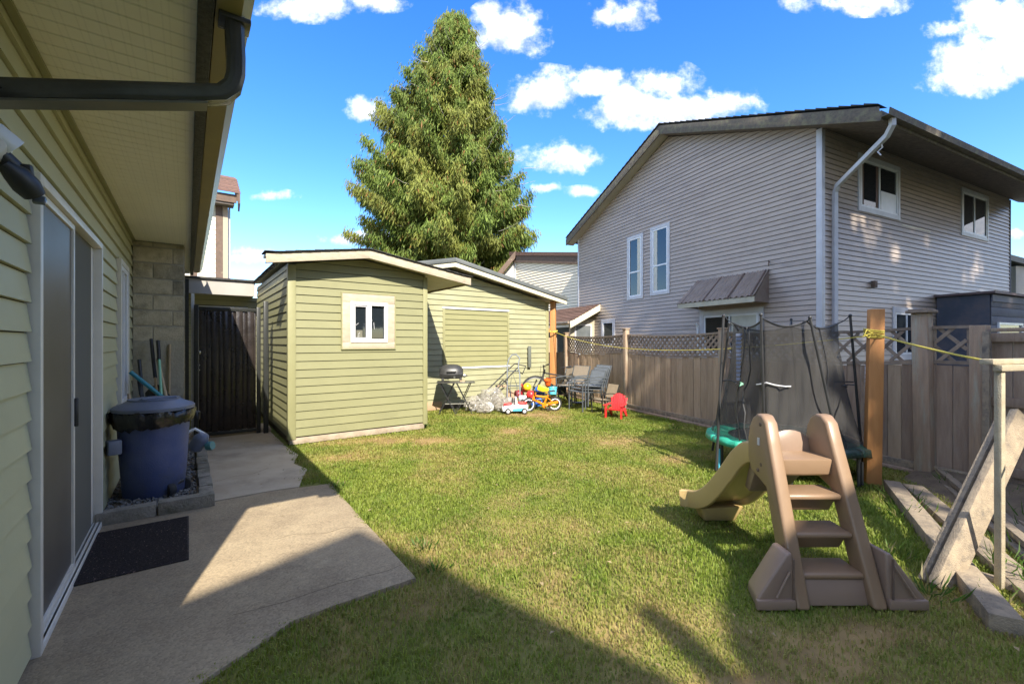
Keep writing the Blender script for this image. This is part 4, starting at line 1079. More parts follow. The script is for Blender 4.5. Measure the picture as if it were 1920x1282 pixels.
# cedar posts of the clothes line, and the rope between them
def near_post():
    o = MB().hexa([(3.49,4.36,0),(3.62,4.33,0),(3.66,4.43,0),(3.53,4.46,0),(3.54,4.37,1.725),(3.665,4.345,1.725),(3.70,4.44,1.725),(3.58,4.465,1.725)]).build('clothesline_post', m_orange, None, bevel=.006)
    tag(o, 'near orange cedar post with yellow rope wound round its top', 'post')
    o = MB().hexa([(.93,10.93,0),(1.07,10.89,0),(1.11,11.02,0),(.97,11.06,0),(.94,10.93,2.40),(1.06,10.90,2.40),(1.10,11.02,2.40),(.97,11.06,2.40)]).build('clothesline_post', m_orange, None, bevel=.006)
    tag(o, 'far orange cedar post standing at the corner of the grey roofed shed', 'post')
    r = thing('yellow_rope', 'yellow rope strung from the far cedar post past the near post to the right', 'rope', (3.6,4.4,1.5))
    a, b, c = Vector((1.02,10.90,1.66)), Vector((3.60,4.36,1.47)), Vector((2.72,2.28,1.285)); 
    m1 = [a.lerp(b, t)+Zv*(-.34*4*t*(1-t)*(1-.25*t)) for t in [i/22 for i in range(23)]]
    MB().tube(m1, .006, 6).build('far_span', m_rope, r, smooth=True)
    c = Vector((3.05,2.30,1.205))
    m2 = [b.lerp(c, t)+Zv*(-.03*4*t*(1-t)) for t in [i/14 for i in range(15)]]
    MB().tube(m2+[c+(c-b)*.3], .0075, 8).build('near_span', m_rope, r, smooth=True)
    for i in range(7):
        z = 1.455+i*.011; q = []
        ph = i*.9
        for j in range(24):
            g = 2*math.pi*j/24; cc, ss = math.cos(g), math.sin(g); k = (abs(cc)**5+abs(ss)**5)**(-.2)
            q.append(Vector((3.60,4.405,z+.012*math.sin(g+ph)))+Matrix.Rotation(R(-13),3,'Z')@Vector((cc*k*.072, ss*k*.060, 0)))
        MB().tube(q, .0055, 6, closed=True).build('rope_turn', m_rope, r, smooth=True)
    MB().tube([Vector((3.54,4.34,1.48)),Vector((3.47,4.33,1.52)),Vector((3.44,4.32,1.47)),Vector((3.48,4.32,1.44)),Vector((3.53,4.33,1.49)),Vector((3.43,4.34,1.45))], .005, 6).build('rope_knot', m_rope, r, smooth=True)
    MB().tube([Vector((1.02,10.88,1.66+.02*math.sin(i)))+Vector((.09*math.cos(i*.9),.09*math.sin(i*.9),0)) for i in range(16)], .012, 6).build('rope_turn', m_rope, r, smooth=True)
near_post()
# ================================================================ yard things near the camera
def slide():
    B = (1.725, 2.30, 0); rz = R(0)
    s = thing('toddler_slide', 'tan plastic toddler slide with ladder steps and yellowish curved chute on the lawn', 'slide', B, rz)
    kw = dict(local=True)
    # two ladder rails: side panels, splayed outward at the foot
    prof = [(0,0),(.13,0),(.175,.13),(.24,.32),(.32,.54),(.40,.57),(.49,.60),(.525,.68),(.53,.79),(.515,.87),(.48,.93),(.43,.962),(.375,.960),(.33,.92),(.29,.80)]
    for sx in (-1, 1):
        mb = MB(); vs = []
        for xo in (.038, -.038):
            for (y, z) in prof:
                xc = sx*(.202-.024*z)
                vs.append((xc+xo, y, z))
        n = len(prof)
        fs = [tuple(range(n)), tuple(range(n, 2*n))[::-1]]+[(i, (i+1)%n, (i+1)%n+n, i+n) for i in range(n)]
        mb.add(vs, fs); rail = mb.build('ladder_rail', m_tan, s, bevel=.018, seg=3, **kw)
        # foot: outrigger moulding with slanted ridge
        x0 = sx*.245; x1 = sx*.445
        f = MB()
        P = [(x0,.015,0),(x1,.015,0),(x1,.015,.055),(sx*.275,.03,.285),(x0,.035,.29)]
        Q = [(x0,.20,0),(x1-sx*.05,.20,0),(x1-sx*.05,.20,.05),(sx*.275,.17,.285),(x0,.17,.29)]
        f.add(P+Q, [(0,1,2,3,4),(9,8,7,6,5),(0,5,6,1),(1,6,7,2),(2,7,8,3),(3,8,9,4),(4,9,5,0)])
        ft = f.build('outrigger_foot', m_hood, s, bevel=.014, seg=3, **kw)
        r_ = MB(); r_.hexa([(x0,.002,.002),(sx*.448,.002,.002),(sx*.448,.03,.002),(x0,.03,.002),(x0,.002,.055),(sx*.448,.002,.055),(sx*.448,.03,.055),(x0,.03,.055)])
        r_.build('foot_lip', m_hood, ft, bevel=.008, **kw)
        if sx > 0:
            MB().tube([(x0+.02,.008,.235),(x0+.13,.006,.068)], .007, 6).build('foot_ridge', m_hood, ft, **kw)
        else:
            MB().tube([(x0-.03,.010,.20),(x0-.10,.008,.068)], .006, 6).build('foot_ridge', m_hood, ft, **kw)
    # steps: a tread with rounded lip and riser under it
    for i, z in enumerate((.160,.345,.532)):
        y = .02+.40*z; hw = .165-.024*z
        mb = MB()
        pr = [(y-.012,z-.032),(y-.016,z-.01),(y-.004,z),(y+.16,z+.004),(y+.17,z-.02),(y+.125,z-.085),(y+.105,z-.125),(y+.085,z-.125),(y+.03,z-.036)]
        n = len(pr)
        mb.add([(-hw, a, b) for a, b in pr]+[(hw, a, b) for a, b in pr], [tuple(range(n)), tuple(range(n,2*n))[::-1]]+[(k,(k+1)%n,(k+1)%n+n,k+n) for k in range(n)])
        mb.build('step', m_tan, s, bevel=.008, **kw)
    MB().obox((-.165,.045,.002),(.33,0,0),(0,.03,0),(0,.035,.125)).build('base_panel', m_hood, s, bevel=.006, **kw)
    # platform with slanted front
    pl = MB(); hw = .152
    pr = [(.285,.715),(.30,.62),(.34,.605),(.62,.60),(.64,.70),(.62,.72)]
    n = len(pr); pl.add([(-hw, a, b) for a, b in pr]+[(hw, a, b) for a, b in pr], [tuple(range(n)), tuple(range(n,2*n))[::-1]]+[(k,(k+1)%n,(k+1)%n+n,k+n) for k in range(n)])
    pl.build('platform', m_tan, s, bevel=.01, **kw)
    # arched seat hood behind the platform
    hb = MB(); ring = []
    for k in range(15):
        g = math.pi*k/14; ring.append((.150*math.cos(g)+.02, .140*math.sin(g)))
    vs = [(x+.01,.50,.705+z) for x, z in ring]+[(x*.72+.01,.475,.705+z*.66) for x, z in ring]+[(x*.9+.01,.60,.70+z*.85) for x, z in ring]
    m_ = 15; fs = [(i,i+1,m_+i+1,m_+i) for i in range(m_-1)]+[(2*m_+i,2*m_+i+1,i+1,i) for i in range(m_-1)]+[tuple(range(m_,2*m_)), tuple(range(2*m_,3*m_))[::-1], (0,m_,2*m_-1,m_-1,3*m_-1,2*m_)]
    hb.add(vs, fs); hb.build('seat_hood', m_hood, s, smooth=True, ang=50, **kw)
    # chute: U section swept along a curve, twisting a little to the left
    path = [(0,.54,.70),(-.01,.64,.675),(-.025,.75,.59),(-.045,.86,.46),(-.065,.97,.335),(-.085,1.08,.235),(-.105,1.19,.175),(-.125,1.29,.150),(-.14,1.35,.140)]
    hw = .185; sec = [(-hw-.012,-.07),(-hw-.012,.055),(-hw+.004,.068),(-hw+.030,.055),(-hw+.045,.008),(0,-.004),(hw-.045,.008),(hw-.030,.055),(hw-.004,.068),(hw+.012,.055),(hw+.012,-.07),(hw-.02,-.07),(hw-.03,-.028),(0,-.03),(-hw+.03,-.028),(-hw+.02,-.07)]
    # subdivide path
    pp = []
    for i in range(len(path)-1):
        p0 = Vector(path[max(i-1,0)]); p1 = Vector(path[i]); p2 = Vector(path[i+1]); p3 = Vector(path[min(i+2,len(path)-1)])
        for k in range(4):
            t = k/4; pp.append(.5*((2*p1)+(p2-p0)*t+(2*p0-5*p1+4*p2-p3)*t*t+(3*p1-p0-3*p2+p3)*t**3))
    pp.append(Vector(path[-1])); n = len(sec); vs = []
    for i, p in enumerate(pp):
        t = (pp[min(i+1,len(pp)-1)]-pp[max(i-1,0)]).normalized(); rt = Vector((t.y,-t.x,0)).normalized(); up = rt.cross(t)
        w_ = 1.0 if i < len(pp)-4 else 1+.05*(i-len(pp)+5)
        for (x, z) in sec: vs.append(p+rt*x*w_+up*z)
    mb = MB(); mb.add(vs, [(i*n+j, i*n+(j+1)%n, (i+1)*n+(j+1)%n, (i+1)*n+j) for i in range(len(pp)-1) for j in range(n)]+[tuple(range(n)), tuple((len(pp)-1)*n+j for j in range(n))])
    ch = mb.build('chute', m_tan2, s, bevel=.006, ang=60, **kw)
    MB().hexa([(-.22,1.16,0),(.02,1.16,0),(.02,1.29,0),(-.22,1.29,0),(-.26,1.10,.12),(.06,1.10,.14),(.06,1.31,.115),(-.26,1.31,.115)]).build('chute_foot', m_tan2, ch, bevel=.015, **kw)
    MB().hexa([(-.17,.52,.60),(.16,.52,.60),(.16,.60,.62),(-.17,.60,.62),(-.14,.66,.40),(.10,.66,.40),(.10,.72,.42),(-.14,.72,.42)]).build('under_brace', m_hood, s, bevel=.01, **kw)
    for sx in (-1, 1):
        for (y, z) in ((.385,.90),(.40,.62),(.10,.20)):
            MB().lathe([(.011,0),(.011,.004),(.006,.006)], (sx*(.202-.024*z+.0375),y,z), 12, Matrix.Rotation(R(90)*sx,3,'Y')).build('screw', m_browntrim, s, **kw)
        MB().tube([(sx*(.2025-.024*z),.4*z-.0035-.0,z) for z in (.34,.45,.60,.74)], .004, 6).build('mould_seam', m_hood, s, **kw)
        MB().obox((sx*.255 if sx > 0 else -.263,.0005,.06),(.008,0,0),(0,.008,0),(0,0,.21)).build('mould_seam', m_browntrim, s, **kw)
    MB().box((-.2225,.40,.795),(.003,.022,.045)).build('sticker', m_nbtrim, s, **kw)
    MB().lathe([(.012,0),(.012,.006)], (-.2245,.37,.66), 12, Matrix.Rotation(R(90),3,'Y')).build('bolt', m_browntrim, s, **kw)
slide()

def trampoline():
    cx, cy, rr, zr = 2.98, 4.90, .73, .35
    t = thing('trampoline', 'small trampoline with drooping black safety net and green pad in front of the fence', 'trampoline', (cx,cy,0))
    ring = lambda r, z, n=40: [(cx+r*math.cos(2*math.pi*i/n), cy+r*math.sin(2*math.pi*i/n), z) for i in range(n)]
    MB().tube(ring(rr,zr-.02), .019, 8, closed=True).build('frame_ring', m_black, t, smooth=True)
    MB().lathe([(.62,zr-.02),(.62,zr-.012)], (cx,cy,0), 36).build('jumping_mat', m_jump, t)
    # pad in segments: bright green to the left, faded dark elsewhere, one flap drooping on the right
    n = 12
    for i in range(n):
        g0, g1 = 2*math.pi*i/n, 2*math.pi*(i+1)/n-.01; gm = (g0+g1)/2
        mb = MB(); vs = []
        q = 8
        for k in range(q+1):
            g = g0+(g1-g0)*k/q; wv = .008*math.sin(g*23)
            dr = .13*math.exp(-((((g+.35+math.pi)%(2*math.pi))-math.pi)/.42)**2)
            ex = .05*math.exp(-((((g+.35+math.pi)%(2*math.pi))-math.pi)/.42)**2)
            for (r, z) in ((.53,zr+.004),(.61,zr+.022+wv),(.70,zr+.024+wv-dr*.2),(.76+ex,zr+.008+wv-dr*.6),(.77+ex,zr-.045-dr)):
                vs.append((cx+r*math.cos(g), cy+r*math.sin(g), z))
        mb.add(vs, [(k*5+j, k*5+j+1, (k+1)*5+j+1, (k+1)*5+j) for k in range(q) for j in range(4)])
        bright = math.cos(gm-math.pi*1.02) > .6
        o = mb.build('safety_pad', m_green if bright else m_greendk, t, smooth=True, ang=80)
        sd = o.modifiers.new('th', 'SOLIDIFY'); sd.thickness = .012
    for g in (R(190),R(245),R(300),R(345),R(45),R(120)):
        c, s_ = math.cos(g), math.sin(g); p = Vector((cx+rr*c, cy+rr*s_, 0))
        MB().tube([p+Vector((0,0,.0)), p+Vector((0,0,zr-.03))], .017, 8).build('leg', m_black, t, smooth=True)
        q = p+Vector((c*.028, s_*.028,0)); MB().tube([q+Vector((0,0,.03)), q+Vector((0,0,zr-.10))], .011, 6).build('leg_sleeve', m_cyan if R(180) < g < R(200) else m_black, t)
    poles = [((2.15,4.66),(2.275,4.76,1.68)), ((2.42,4.22),(2.34,4.16,1.655)), ((3.18,4.19),(2.86,4.25,1.635)), ((3.70,4.66),(3.53,4.62,1.675)), ((3.55,5.45),(3.50,5.55,1.68)), ((2.50,5.52),(2.61,5.32,1.62))]
    tops = []
    for (b, tp) in poles:
        b = Vector((b[0],b[1],.0)); tp = Vector(tp); tops.append(tp)
        m_ = b.lerp(tp,.5)+Vector((0,0,0))
        p = MB().tube([b+Vector((0,0,.05)), b+(tp-b)*.2, m_, tp], [.014,.014,.013,.0125], 8).build('net_pole', m_black, t, smooth=True)
        MB().ball(tp, .018, 10, 6).build('pole_cap', m_black, p, smooth=True)
    # net: draped tube of mesh with a top hem that sags between the poles
    A = [math.atan2(p.y-cy, p.x-cx) % (2*math.pi) for p in tops]
    order = sorted(range(6), key=lambda i: A[i])
    inset = [Vector((tops[i].x+(cx-tops[i].x)*(.10 if i in (1,2) else .17), tops[i].y+(cy-tops[i].y)*(.10 if i in (1,2) else .17), tops[i].z-(.03 if i in (1,2,5) else .08))) for i in order]
    for k, i in enumerate(order):
        MB().tube([tops[i], tops[i].lerp(inset[k],.5)-Vector((0,0,.012)), inset[k]], .006, 5).build('net_strap', m_black, t)
    top = []
    per = 14
    for k in range(6):
        p, q = inset[k], inset[(k+1)%6]
        for j in range(per):
            s_ = j/per; v = p.lerp(q, s_)
            sg = 4*s_*(1-s_); v += (Vector((cx,cy,0))-Vector((v.x,v.y,0)))*.06*sg; v.z -= .062*sg
            top.append(v)
    n = len(top); rows = 16; vs = []
    for r in range(rows+1):
        f = r/rows
        for j in range(n):
            g = math.atan2(top[j].y-cy, top[j].x-cx)
            bot = Vector((cx+.70*math.cos(g), cy+.70*math.sin(g), zr+.03))
            v = top[j].lerp(bot, f)
            pinch = 1-.10*math.sin(math.pi*f)*(.6+.4*math.sin(3*g+1))
            v.x = cx+(v.x-cx)*pinch; v.y = cy+(v.y-cy)*pinch
            fold = .020*math.sin(g*19+f*5)*math.sin(math.pi*min(1,f*1.3))+.012*math.sin(g*41+f*9)*f
            v.x += fold*math.cos(g); v.y += fold*math.sin(g)
            vs.append(v)
    def isdoor(j): 
        g = (math.degrees(math.atan2(top[j].y-cy, top[j].x-cx))) % 360
        return False
    mb = MB(); mb.add(vs, [(r*n+j, r*n+(j+1)%n, (r+1)*n+(j+1)%n, (r+1)*n+j) for r in range(rows) for j in range(n)])
    net = mb.build('safety_net', m_net, t, smooth=True, ang=180)
    MB().tube([v+Vector((0,0,.0)) for v in top], .010, 6, closed=True).build('net_hem', m_black, net, smooth=True)
    # bunched doorway edge with grey lettering band, seams and cords
    def onnet(g, f, out=.012):
        j = min(range(n), key=lambda j: abs(((math.atan2(top[j].y-cy, top[j].x-cx)-g+math.pi)%(2*math.pi))-math.pi))
        r = int(f*rows); v = Vector(vs[r*n+j]); c = Vector((v.x-cx, v.y-cy, 0)).normalized(); return v+c*out
    for g, w in ((R(205),.016),(R(212),.012),(R(285),.010)):
        MB().tube([onnet(g+.05*math.sin(k*.7), k/10) for k in range(11)], [w*(1-.4*abs(math.sin(k*.5))) for k in range(11)], 6, flat=.5).build('net_seam', m_black, net, smooth=True)
    lg = MB(); base = onnet(R(203), .10, .03); tip = onnet(R(206), .52, .03); d = (tip-base)
    side = Vector((.55,-.83,0))*.035
    k = 0
    for i in range(12):
        a = base+d*(i/12.5); b_ = base+d*((i+.72)/12.5); w_ = side*(1-.03*i)
        lg.hexa([a-w_, a+w_, b_+w_*.5, b_-w_*1.0, a-w_+Vector((-.003,-.004,0)), a+w_+Vector((-.003,-.004,0)), b_+w_*.5+Vector((-.003,-.004,0)), b_-w_*1.0+Vector((-.003,-.004,0))])
    lg.build('printed_band', m_lid, net)
    for (g0, g1, f, mt) in ((R(186),R(206),.52,m_black),(R(222),R(245),.56,m_nbtrim),(R(300),R(318),.54,m_black),(R(338),R(352),.54,m_black)):
        MB().tube([onnet(g0+(g1-g0)*k/6, f, .03+.05*(k in (0,6) and mt is m_black)) for k in range(7)], .007, 6).build('tie_cord', mt, t, smooth=True)
    MB().tube([onnet(R(208),.50,.04)+Vector((.02*math.cos(i*1.7),0,.02*math.sin(i*2.3))) for i in range(9)], .006, 5).build('tie_knot', m_greenp, t)
trampoline()

def plank(name, a, b, w, th, mat, label, cat='plank', up=Zv, bev=.004, group=None):
    a, b = Vector(a), Vector(b); d = (b-a); s = d.cross(up).normalized()*w; u = s.cross(d).normalized()*th
    o = MB().obox(a-s/2, d, s, u).build(name, mat, None, bevel=bev)
    return tag(o, label, cat, group)
plank('timber_beam', (3.62,4.22,-.02),(2.38,2.13,-.02), .125,.10, m_grey, 'thick grey timber beam lying in the grass nearest the slide', 'timber')
plank('timber_beam', (3.80,4.20,-.02),(2.72,2.15,-.02), .15,.07, m_grey, 'half buried grey plank behind the thick timber beam', 'timber')
for i, (off, z, w, mt) in enumerate(((0,.0,.05,m_grey),(.075,.0,.06,m_post),(.15,.01,.05,m_grey),(.04,.055,.06,m_grey),(.23,.0,.05,m_post))):
    d = Vector((.80,1.30,0)).normalized(); s = Vector((d.y,-d.x,0)); o = Vector((4.50,4.85,0))+s*off
    tag(MB().obox(o+Zv*z, -d*(2.9+.2*math.sin(i*5)), s*w, Zv*.045).build('scrap_lumber', mt, None, bevel=.003), ['grey lumber strip of the ground pile nearest the slide','brown lumber strip lying second in the ground pile by the raised bed','grey lumber strip in the middle of the ground pile','grey lumber strip lying on top of the ground pile','brown lumber strip of the ground pile nearest the fence'][i], 'lumber', 'scrap lumber beside the raised bed')
for (o, e) in (((2.46,2.52,-.02),(3.36,2.98,.86)),):
    plank('leaning_plank', (2.44,2.55,-.03),(3.38,2.96,.90), .15,.045, m_grey, 'broad grey weathered plank leaning up to the right in front', 'plank', up=Vector((0,-1,0)))
    plank('leaning_plank', (2.43,2.62,-.03),(3.35,3.03,.87), .10,.04, m_grey, 'narrower weathered plank leaning just behind the broad one', 'plank', up=Vector((0,-1,0)))
def stand():
    s = thing('wooden_stand', 'rough wooden stand with thin upright and double top rail at right edge', 'stand', (2.78,2.53,0))
    mw = mk('pale_weathered_wood', (.42,.36,.25), (.34,.28,.19), 5, .85, .4, 40, stretch=(3,3,3))
    MB().obox((2.765,2.50,0),(.032,.008,0),(-.008,.034,0),(0,0,1.235)).build('upright', mw, s, bevel=.003)
    MB().obox((2.735,2.52,1.235),(1.5,.45,0),(.012,-.04,0),(0,0,.035)).build('top_rail', mw, s, bevel=.003)
    MB().obox((2.70,2.56,1.272),(1.5,.45,0),(.018,-.06,0),(0,0,.030)).build('top_rail', mw, s, bevel=.003)
    MB().obox((2.70,2.62,0),(1.1,-1.4,0),(.05,.035,0),(0,0,.045)).build('base_plank', m_grey, s, bevel=.004)
stand()
for i, (x, y, l, an) in enumerate(((4.56,4.86,.50,-15),(4.98,4.72,.40,-22))):
    M = Matrix.Rotation(R(an),3,'Z')@Matrix.Rotation(R(-20),3,'X')
    tag(MB().box((x,y,.10), (l,.02,.10), M).build('edging_board', m_terra, None, bevel=.003), 'terracotta coloured edging board against the fence, '+('left one of the two' if i == 0 else 'right one of the two'), 'board', 'terracotta edging boards')
setkind(MB().hexa([(3.95,4.55,-.02),(5.3,4.45,-.02),(5.2,2.0,-.02),(3.2,2.0,-.02),(4.5,4.8,.10),(5.0,4.75,.12),(4.9,2.2,.12),(3.7,2.2,.08)]).build('raised_bed_soil', m_soil, None, bevel=.02), 'structure')

# ---------------------------------------------------------------- bin, tools, mat
def bin_():
    c = H(5.15,-.245,.03)
    b = thing('rubbish_bin', 'big round blue wheeled rubbish bin with grey blue lid and black liner bag', 'bin', tuple(c), R(53.8))
    kw = dict(local=True)
    MB().lathe([(.205,0),(.222,.02),(.245,.35),(.262,.70),(.268,.74),(.262,.745)], (0,0,0), 48).build('body', m_blue, b, smooth=True, ang=50, **kw)
    # lid
    MB().lathe([(.298,.765),(.300,.79),(.285,.805),(.235,.825),(.20,.845),(.19,.85),(.19,.862),(.10,.872),(.001,.875)], (0,0,0), 48).build('lid', m_lid, b, smooth=True, ang=35, **kw)
    MB().tube([(-.14,-.10,.852),(-.12,-.13,.872),(.12,-.13,.872),(.14,-.10,.852)], .012, 8).build('lid_handle', m_lid, b, smooth=True, **kw)
    mb = MB(); n = 72; vs = []
    prof = [(.262,.768),(.286,.760),(.299,.735),(.296,.69),(.280,.645),(.266,.655)]
    for i in range(n):
        g = 2*math.pi*i/n; w_ = noise.noise(Vector((math.cos(g)*3, math.sin(g)*3, 0)))
        for k, (r, z) in enumerate(prof):
            cr = .004*math.sin(g*17+k)+.005*math.sin(g*31+2*k)+.03*w_+.02*noise.noise(Vector((math.cos(g)*9,math.sin(g)*9,k*.6)))
            kk = 1 if k else 0
            vs.append(((r+cr*kk*.8)*math.cos(g), (r+cr*kk*.8)*math.sin(g), z+(cr*1.2-.02*w_)*kk-(.03*max(0,math.cos(g+2.6)) if k > 2 else 0)))
    m_ = len(prof)
    mb.add(vs, [(i*m_+k, ((i+1)%n)*m_+k, ((i+1)%n)*m_+k+1, i*m_+k+1) for i in range(n) for k in range(m_-1)])
    o = mb.build('liner_bag', m_bag, b, smooth=True, ang=60, **kw); o.modifiers.new('t','SOLIDIFY').thickness = .003
    for sx in (1,):
        MB().tube([(.262,-.05,.70),(.335,-.04,.70),(.345,0,.63),(.335,.04,.70),(.262,.05,.70)], .011, 8).build('handle', m_black, b, smooth=True, **kw)
    for g in (-75,-20):
        q = Matrix.Rotation(R(g),3,'Z')@Vector((.21,0,.055)); M = Matrix.Rotation(R(g+90),3,'Z')@Matrix.Rotation(R(90),3,'Y')
        w = MB().lathe([(.02,-.028),(.055,-.028),(.062,-.018),(.062,.018),(.055,.028),(.02,.028)], q, 24, M).build('wheel', m_rubber, b, smooth=True, ang=35, **kw)
    MB().tube([Matrix.Rotation(R(-75),3,'Z')@Vector((.20,0,.08)), Matrix.Rotation(R(-47),3,'Z')@Vector((.235,0,.11)), Matrix.Rotation(R(-20),3,'Z')@Vector((.20,0,.08))], .016, 8).build('wheel_guard', m_black, b, smooth=True, **kw)
bin_()
def rod(name, a, b, r, mat, label, cat, extra=None, n=10):
    t = thing(name, label, cat, tuple(a)); MB().tube([a, b], r, n).build('shaft', mat, t, smooth=True)
    if extra: extra(t, Vector(a), Vector(b))
    return t
def grip(mat, r=.017, f=.25):
    return lambda t, a, b: MB().tube([b+(a-b)*f, b+(b-a)*.01], r, 10).build('grip', mat, t, smooth=True)
def dgrip(mat):
    def f(t, a, b):
        x = HP*.05
        MB().tube([b-Zv*.02, b-x+Zv*.05, b-x+Zv*.10, b+x+Zv*.10, b+x+Zv*.05, b-Zv*.02], .010, 8).build('grip', mat, t, smooth=True)
    return f
rod('garden_tool', H(6.35,-.22,.05), H(7.12,-.37,1.42), .013, m_woodh, 'wooden shafted tool with long black grip, the tallest behind the bin', 'tool', grip(m_black,.019,.33))
rod('garden_tool', H(6.15,-.20,.05), H(7.05,-.30,1.40), .014, m_greenp, 'mint green shafted tool with black grip behind the bin', 'tool', grip(m_black,.020,.16))
rod('garden_tool', H(6.05,-.06,.05), H(7.00,-.30,1.18), .012, m_whitep, 'tool with white shaft and tan grip crossing the mint green one', 'tool', grip(m_woodh,.017,.4))
rod('broomstick', H(7.16,-.20,.05), H(7.19,-.19,1.37), .014, m_woodh, 'plain tan broomstick standing upright against the block pier', 'stick')
rod('garden_tool', H(6.30,-.34,.05), H(6.75,-.46,1.18), .012, m_black, 'black shafted tool nearest the narrow window', 'tool', grip(m_black,.018,.2))
rod('garden_tool', H(5.90,-.30,.05), H(6.35,-.44,1.02), .012, m_black, 'short black shafted tool between the wall and the others', 'tool', grip(m_black,.017,.2))
rod('teal_tube', H(6.3,-.20,.75), H(6.25,-.50,1.08), .022, m_teal, 'teal plastic tube leaning against the wall by the narrow window', 'tube')
rod('garden_tool', H(6.0,-.42,.05), H(6.1,-.5,.86), .015, m_woodh, 'short weathered wooden handle close to the siding behind the bin', 'tool')
tag(MB().ball(H(6.9,-.30,.70), .12, 14, 9, (1,1,1.4), .25).build('tool_head', m_black, None, smooth=True), 'dark bundled tool head among the shafts behind the bin', 'tool')
def watering():
    t = thing('sprayer', 'clear and black plastic jug with teal cap hanging behind the bin', 'jug', tuple(H(5.75,.12,.0)))
    MB().lathe([(.03,0),(.07,.03),(.075,.16),(.05,.21),(.03,.22)], H(5.95,.045,.22), 20, Matrix.Rotation(R(35),3,'Y')).build('jug_body', m_lid, t, smooth=True)
    MB().tube([H(5.9,-.02,.42), H(5.9,.06,.46), H(5.9,.14,.40), H(5.9,.16,.28)], .016, 8).build('handle', m_whitep, t, smooth=True)
    MB().lathe([(.045,0),(.05,.03),(.045,.06)], H(5.88,.17,.26), 16, Matrix.Rotation(R(80),3,'Y')).build('cap', mk('teal_cap', (.08,.24,.25), rough=.4), t, smooth=True)
watering()
def mat_():
    mb = MB(); mb.obox(H(3.50,-.545,.0105), HD*.86, HP*.55, Zv*.010)
    t = thing('door_mat', 'dark ribbed rubber door mat lying before the sliding door', 'mat', tuple(H(3.9,-.27,.01)))
    mb.build('mat_base', m_mat, t, bevel=.003)
    rb = MB(); a = 3.515
    while a < 4.35: rb.obox(H(a,-.535,.0200), HD*.008, HP*.53, Zv*.004); a += .0165
    rb.build('ribs', m_mat, t)
mat_()

# ================================================================ things against the workshop
def bbq():
    Z0 = 0
    t = thing('folding_table', 'small dark folding table carrying a portable barbecue beside the small shed', 'table', (-1.12,8.75,0), R(8))
    kw = dict(local=True)
    MB().obox((-.36,-.20,.60),(.74,0,0),(0,.42,0),(0,0,.022)).build('tabletop', m_pipe, t, bevel=.008, **kw)
    for (x0, x1, y) in ((-.30,.0,-.17),(.02,.32,-.17),(-.30,.0,.17),(.02,.32,.17)):
        MB().tube([(x0,y,.6),((x0+x1)/2,y,.30),(x1,y,0)], .010, 6).build('leg', m_black, t, smooth=True, **kw)
        MB().tube([(x1-.02,y+.015,.6),((x0+x1)/2,y+.015,.30),(x0-.02,y+.015,0)], .010, 6).build('leg', m_black, t, smooth=True, **kw)
    for (x, z) in ((-.2,.22),(.28,.20)):
        MB().tube([(x,-.17,z),(x,.17,z)], .008, 6).build('cross_bar', m_black, t, **kw)
    MB().tube([(-.2,-.16,.20),(.26,-.16,.20)], .009, 6).build('cross_bar', m_pipe2, t, **kw)
    b = thing('barbecue', 'portable black gas barbecue with domed lid on the folding table', 'barbecue', (-1.20,8.75,.622), R(8))
    dome = MB(); n = 20; vs = []
    for j in range(9):
        s_ = j/8; x = -.23+.46*s_; k = math.sqrt(max(0.05, 1-(abs(x)/.262)**3))
        for i in range(n//2+1):
            g = math.pi*i/(n//2); vs.append((x, -.17*math.cos(g)*k, .13+.155*math.sin(g)*k))
    m_ = n//2+1
    dome.add(vs, [(j*m_+i, j*m_+i+1, (j+1)*m_+i+1, (j+1)*m_+i) for j in range(8) for i in range(m_-1)]+[tuple(range(m_)), tuple(8*m_+i for i in range(m_))])
    dome.v = [(x_,y_,z_*1.3-.03) for x_,y_,z_ in dome.v]
    dome.build('lid', m_bbq, b, smooth=True, ang=50, **kw)
    MB().hexa([(-.19,-.13,.06),(.19,-.13,.06),(.19,.13,.06),(-.19,.13,.06),(-.245,-.17,.128),(.245,-.17,.128),(.245,.17,.128),(-.245,.17,.128)]).build('firebox', m_bbq, b, bevel=.012, **kw)
    MB().tube([(-.08,-.16,.20),(-.08,-.20,.205),(.08,-.20,.205),(.08,-.16,.20)], .012, 8).build('handle', m_black, b, smooth=True, **kw)
    for x in (-.19,.16): MB().obox((x,-.14,0),(.045,0,0),(0,.28,0),(0,0,.08)).build('leg', m_bbq, b, bevel=.006, **kw)
    MB().obox((.245,-.10,.10),(.07,0,0),(0,.2,0),(0,0,.02)).build('side_shelf', m_bbq, b, bevel=.004, **kw)
    MB().lathe([(.03,0),(.032,.03),(.02,.035)], (.25,-.15,.115), 16, Matrix.Rotation(R(90),3,'X')).build('regulator', m_steel, b, smooth=True, **kw)
    MB().lathe([(.022,0),(.018,.03)], (.06,-.175,.095), 12, Matrix.Rotation(R(90),3,'X')).build('knob', m_steel, b, smooth=True, **kw)
    tag(MB().obox((-1.02,8.62,.624),(.10,0,0),(0,.09,0),(0,0,.03)).build('wood_block', m_woodh, None, bevel=.004), 'small pale wood offcut on the right end of the folding table', 'block')
bbq()

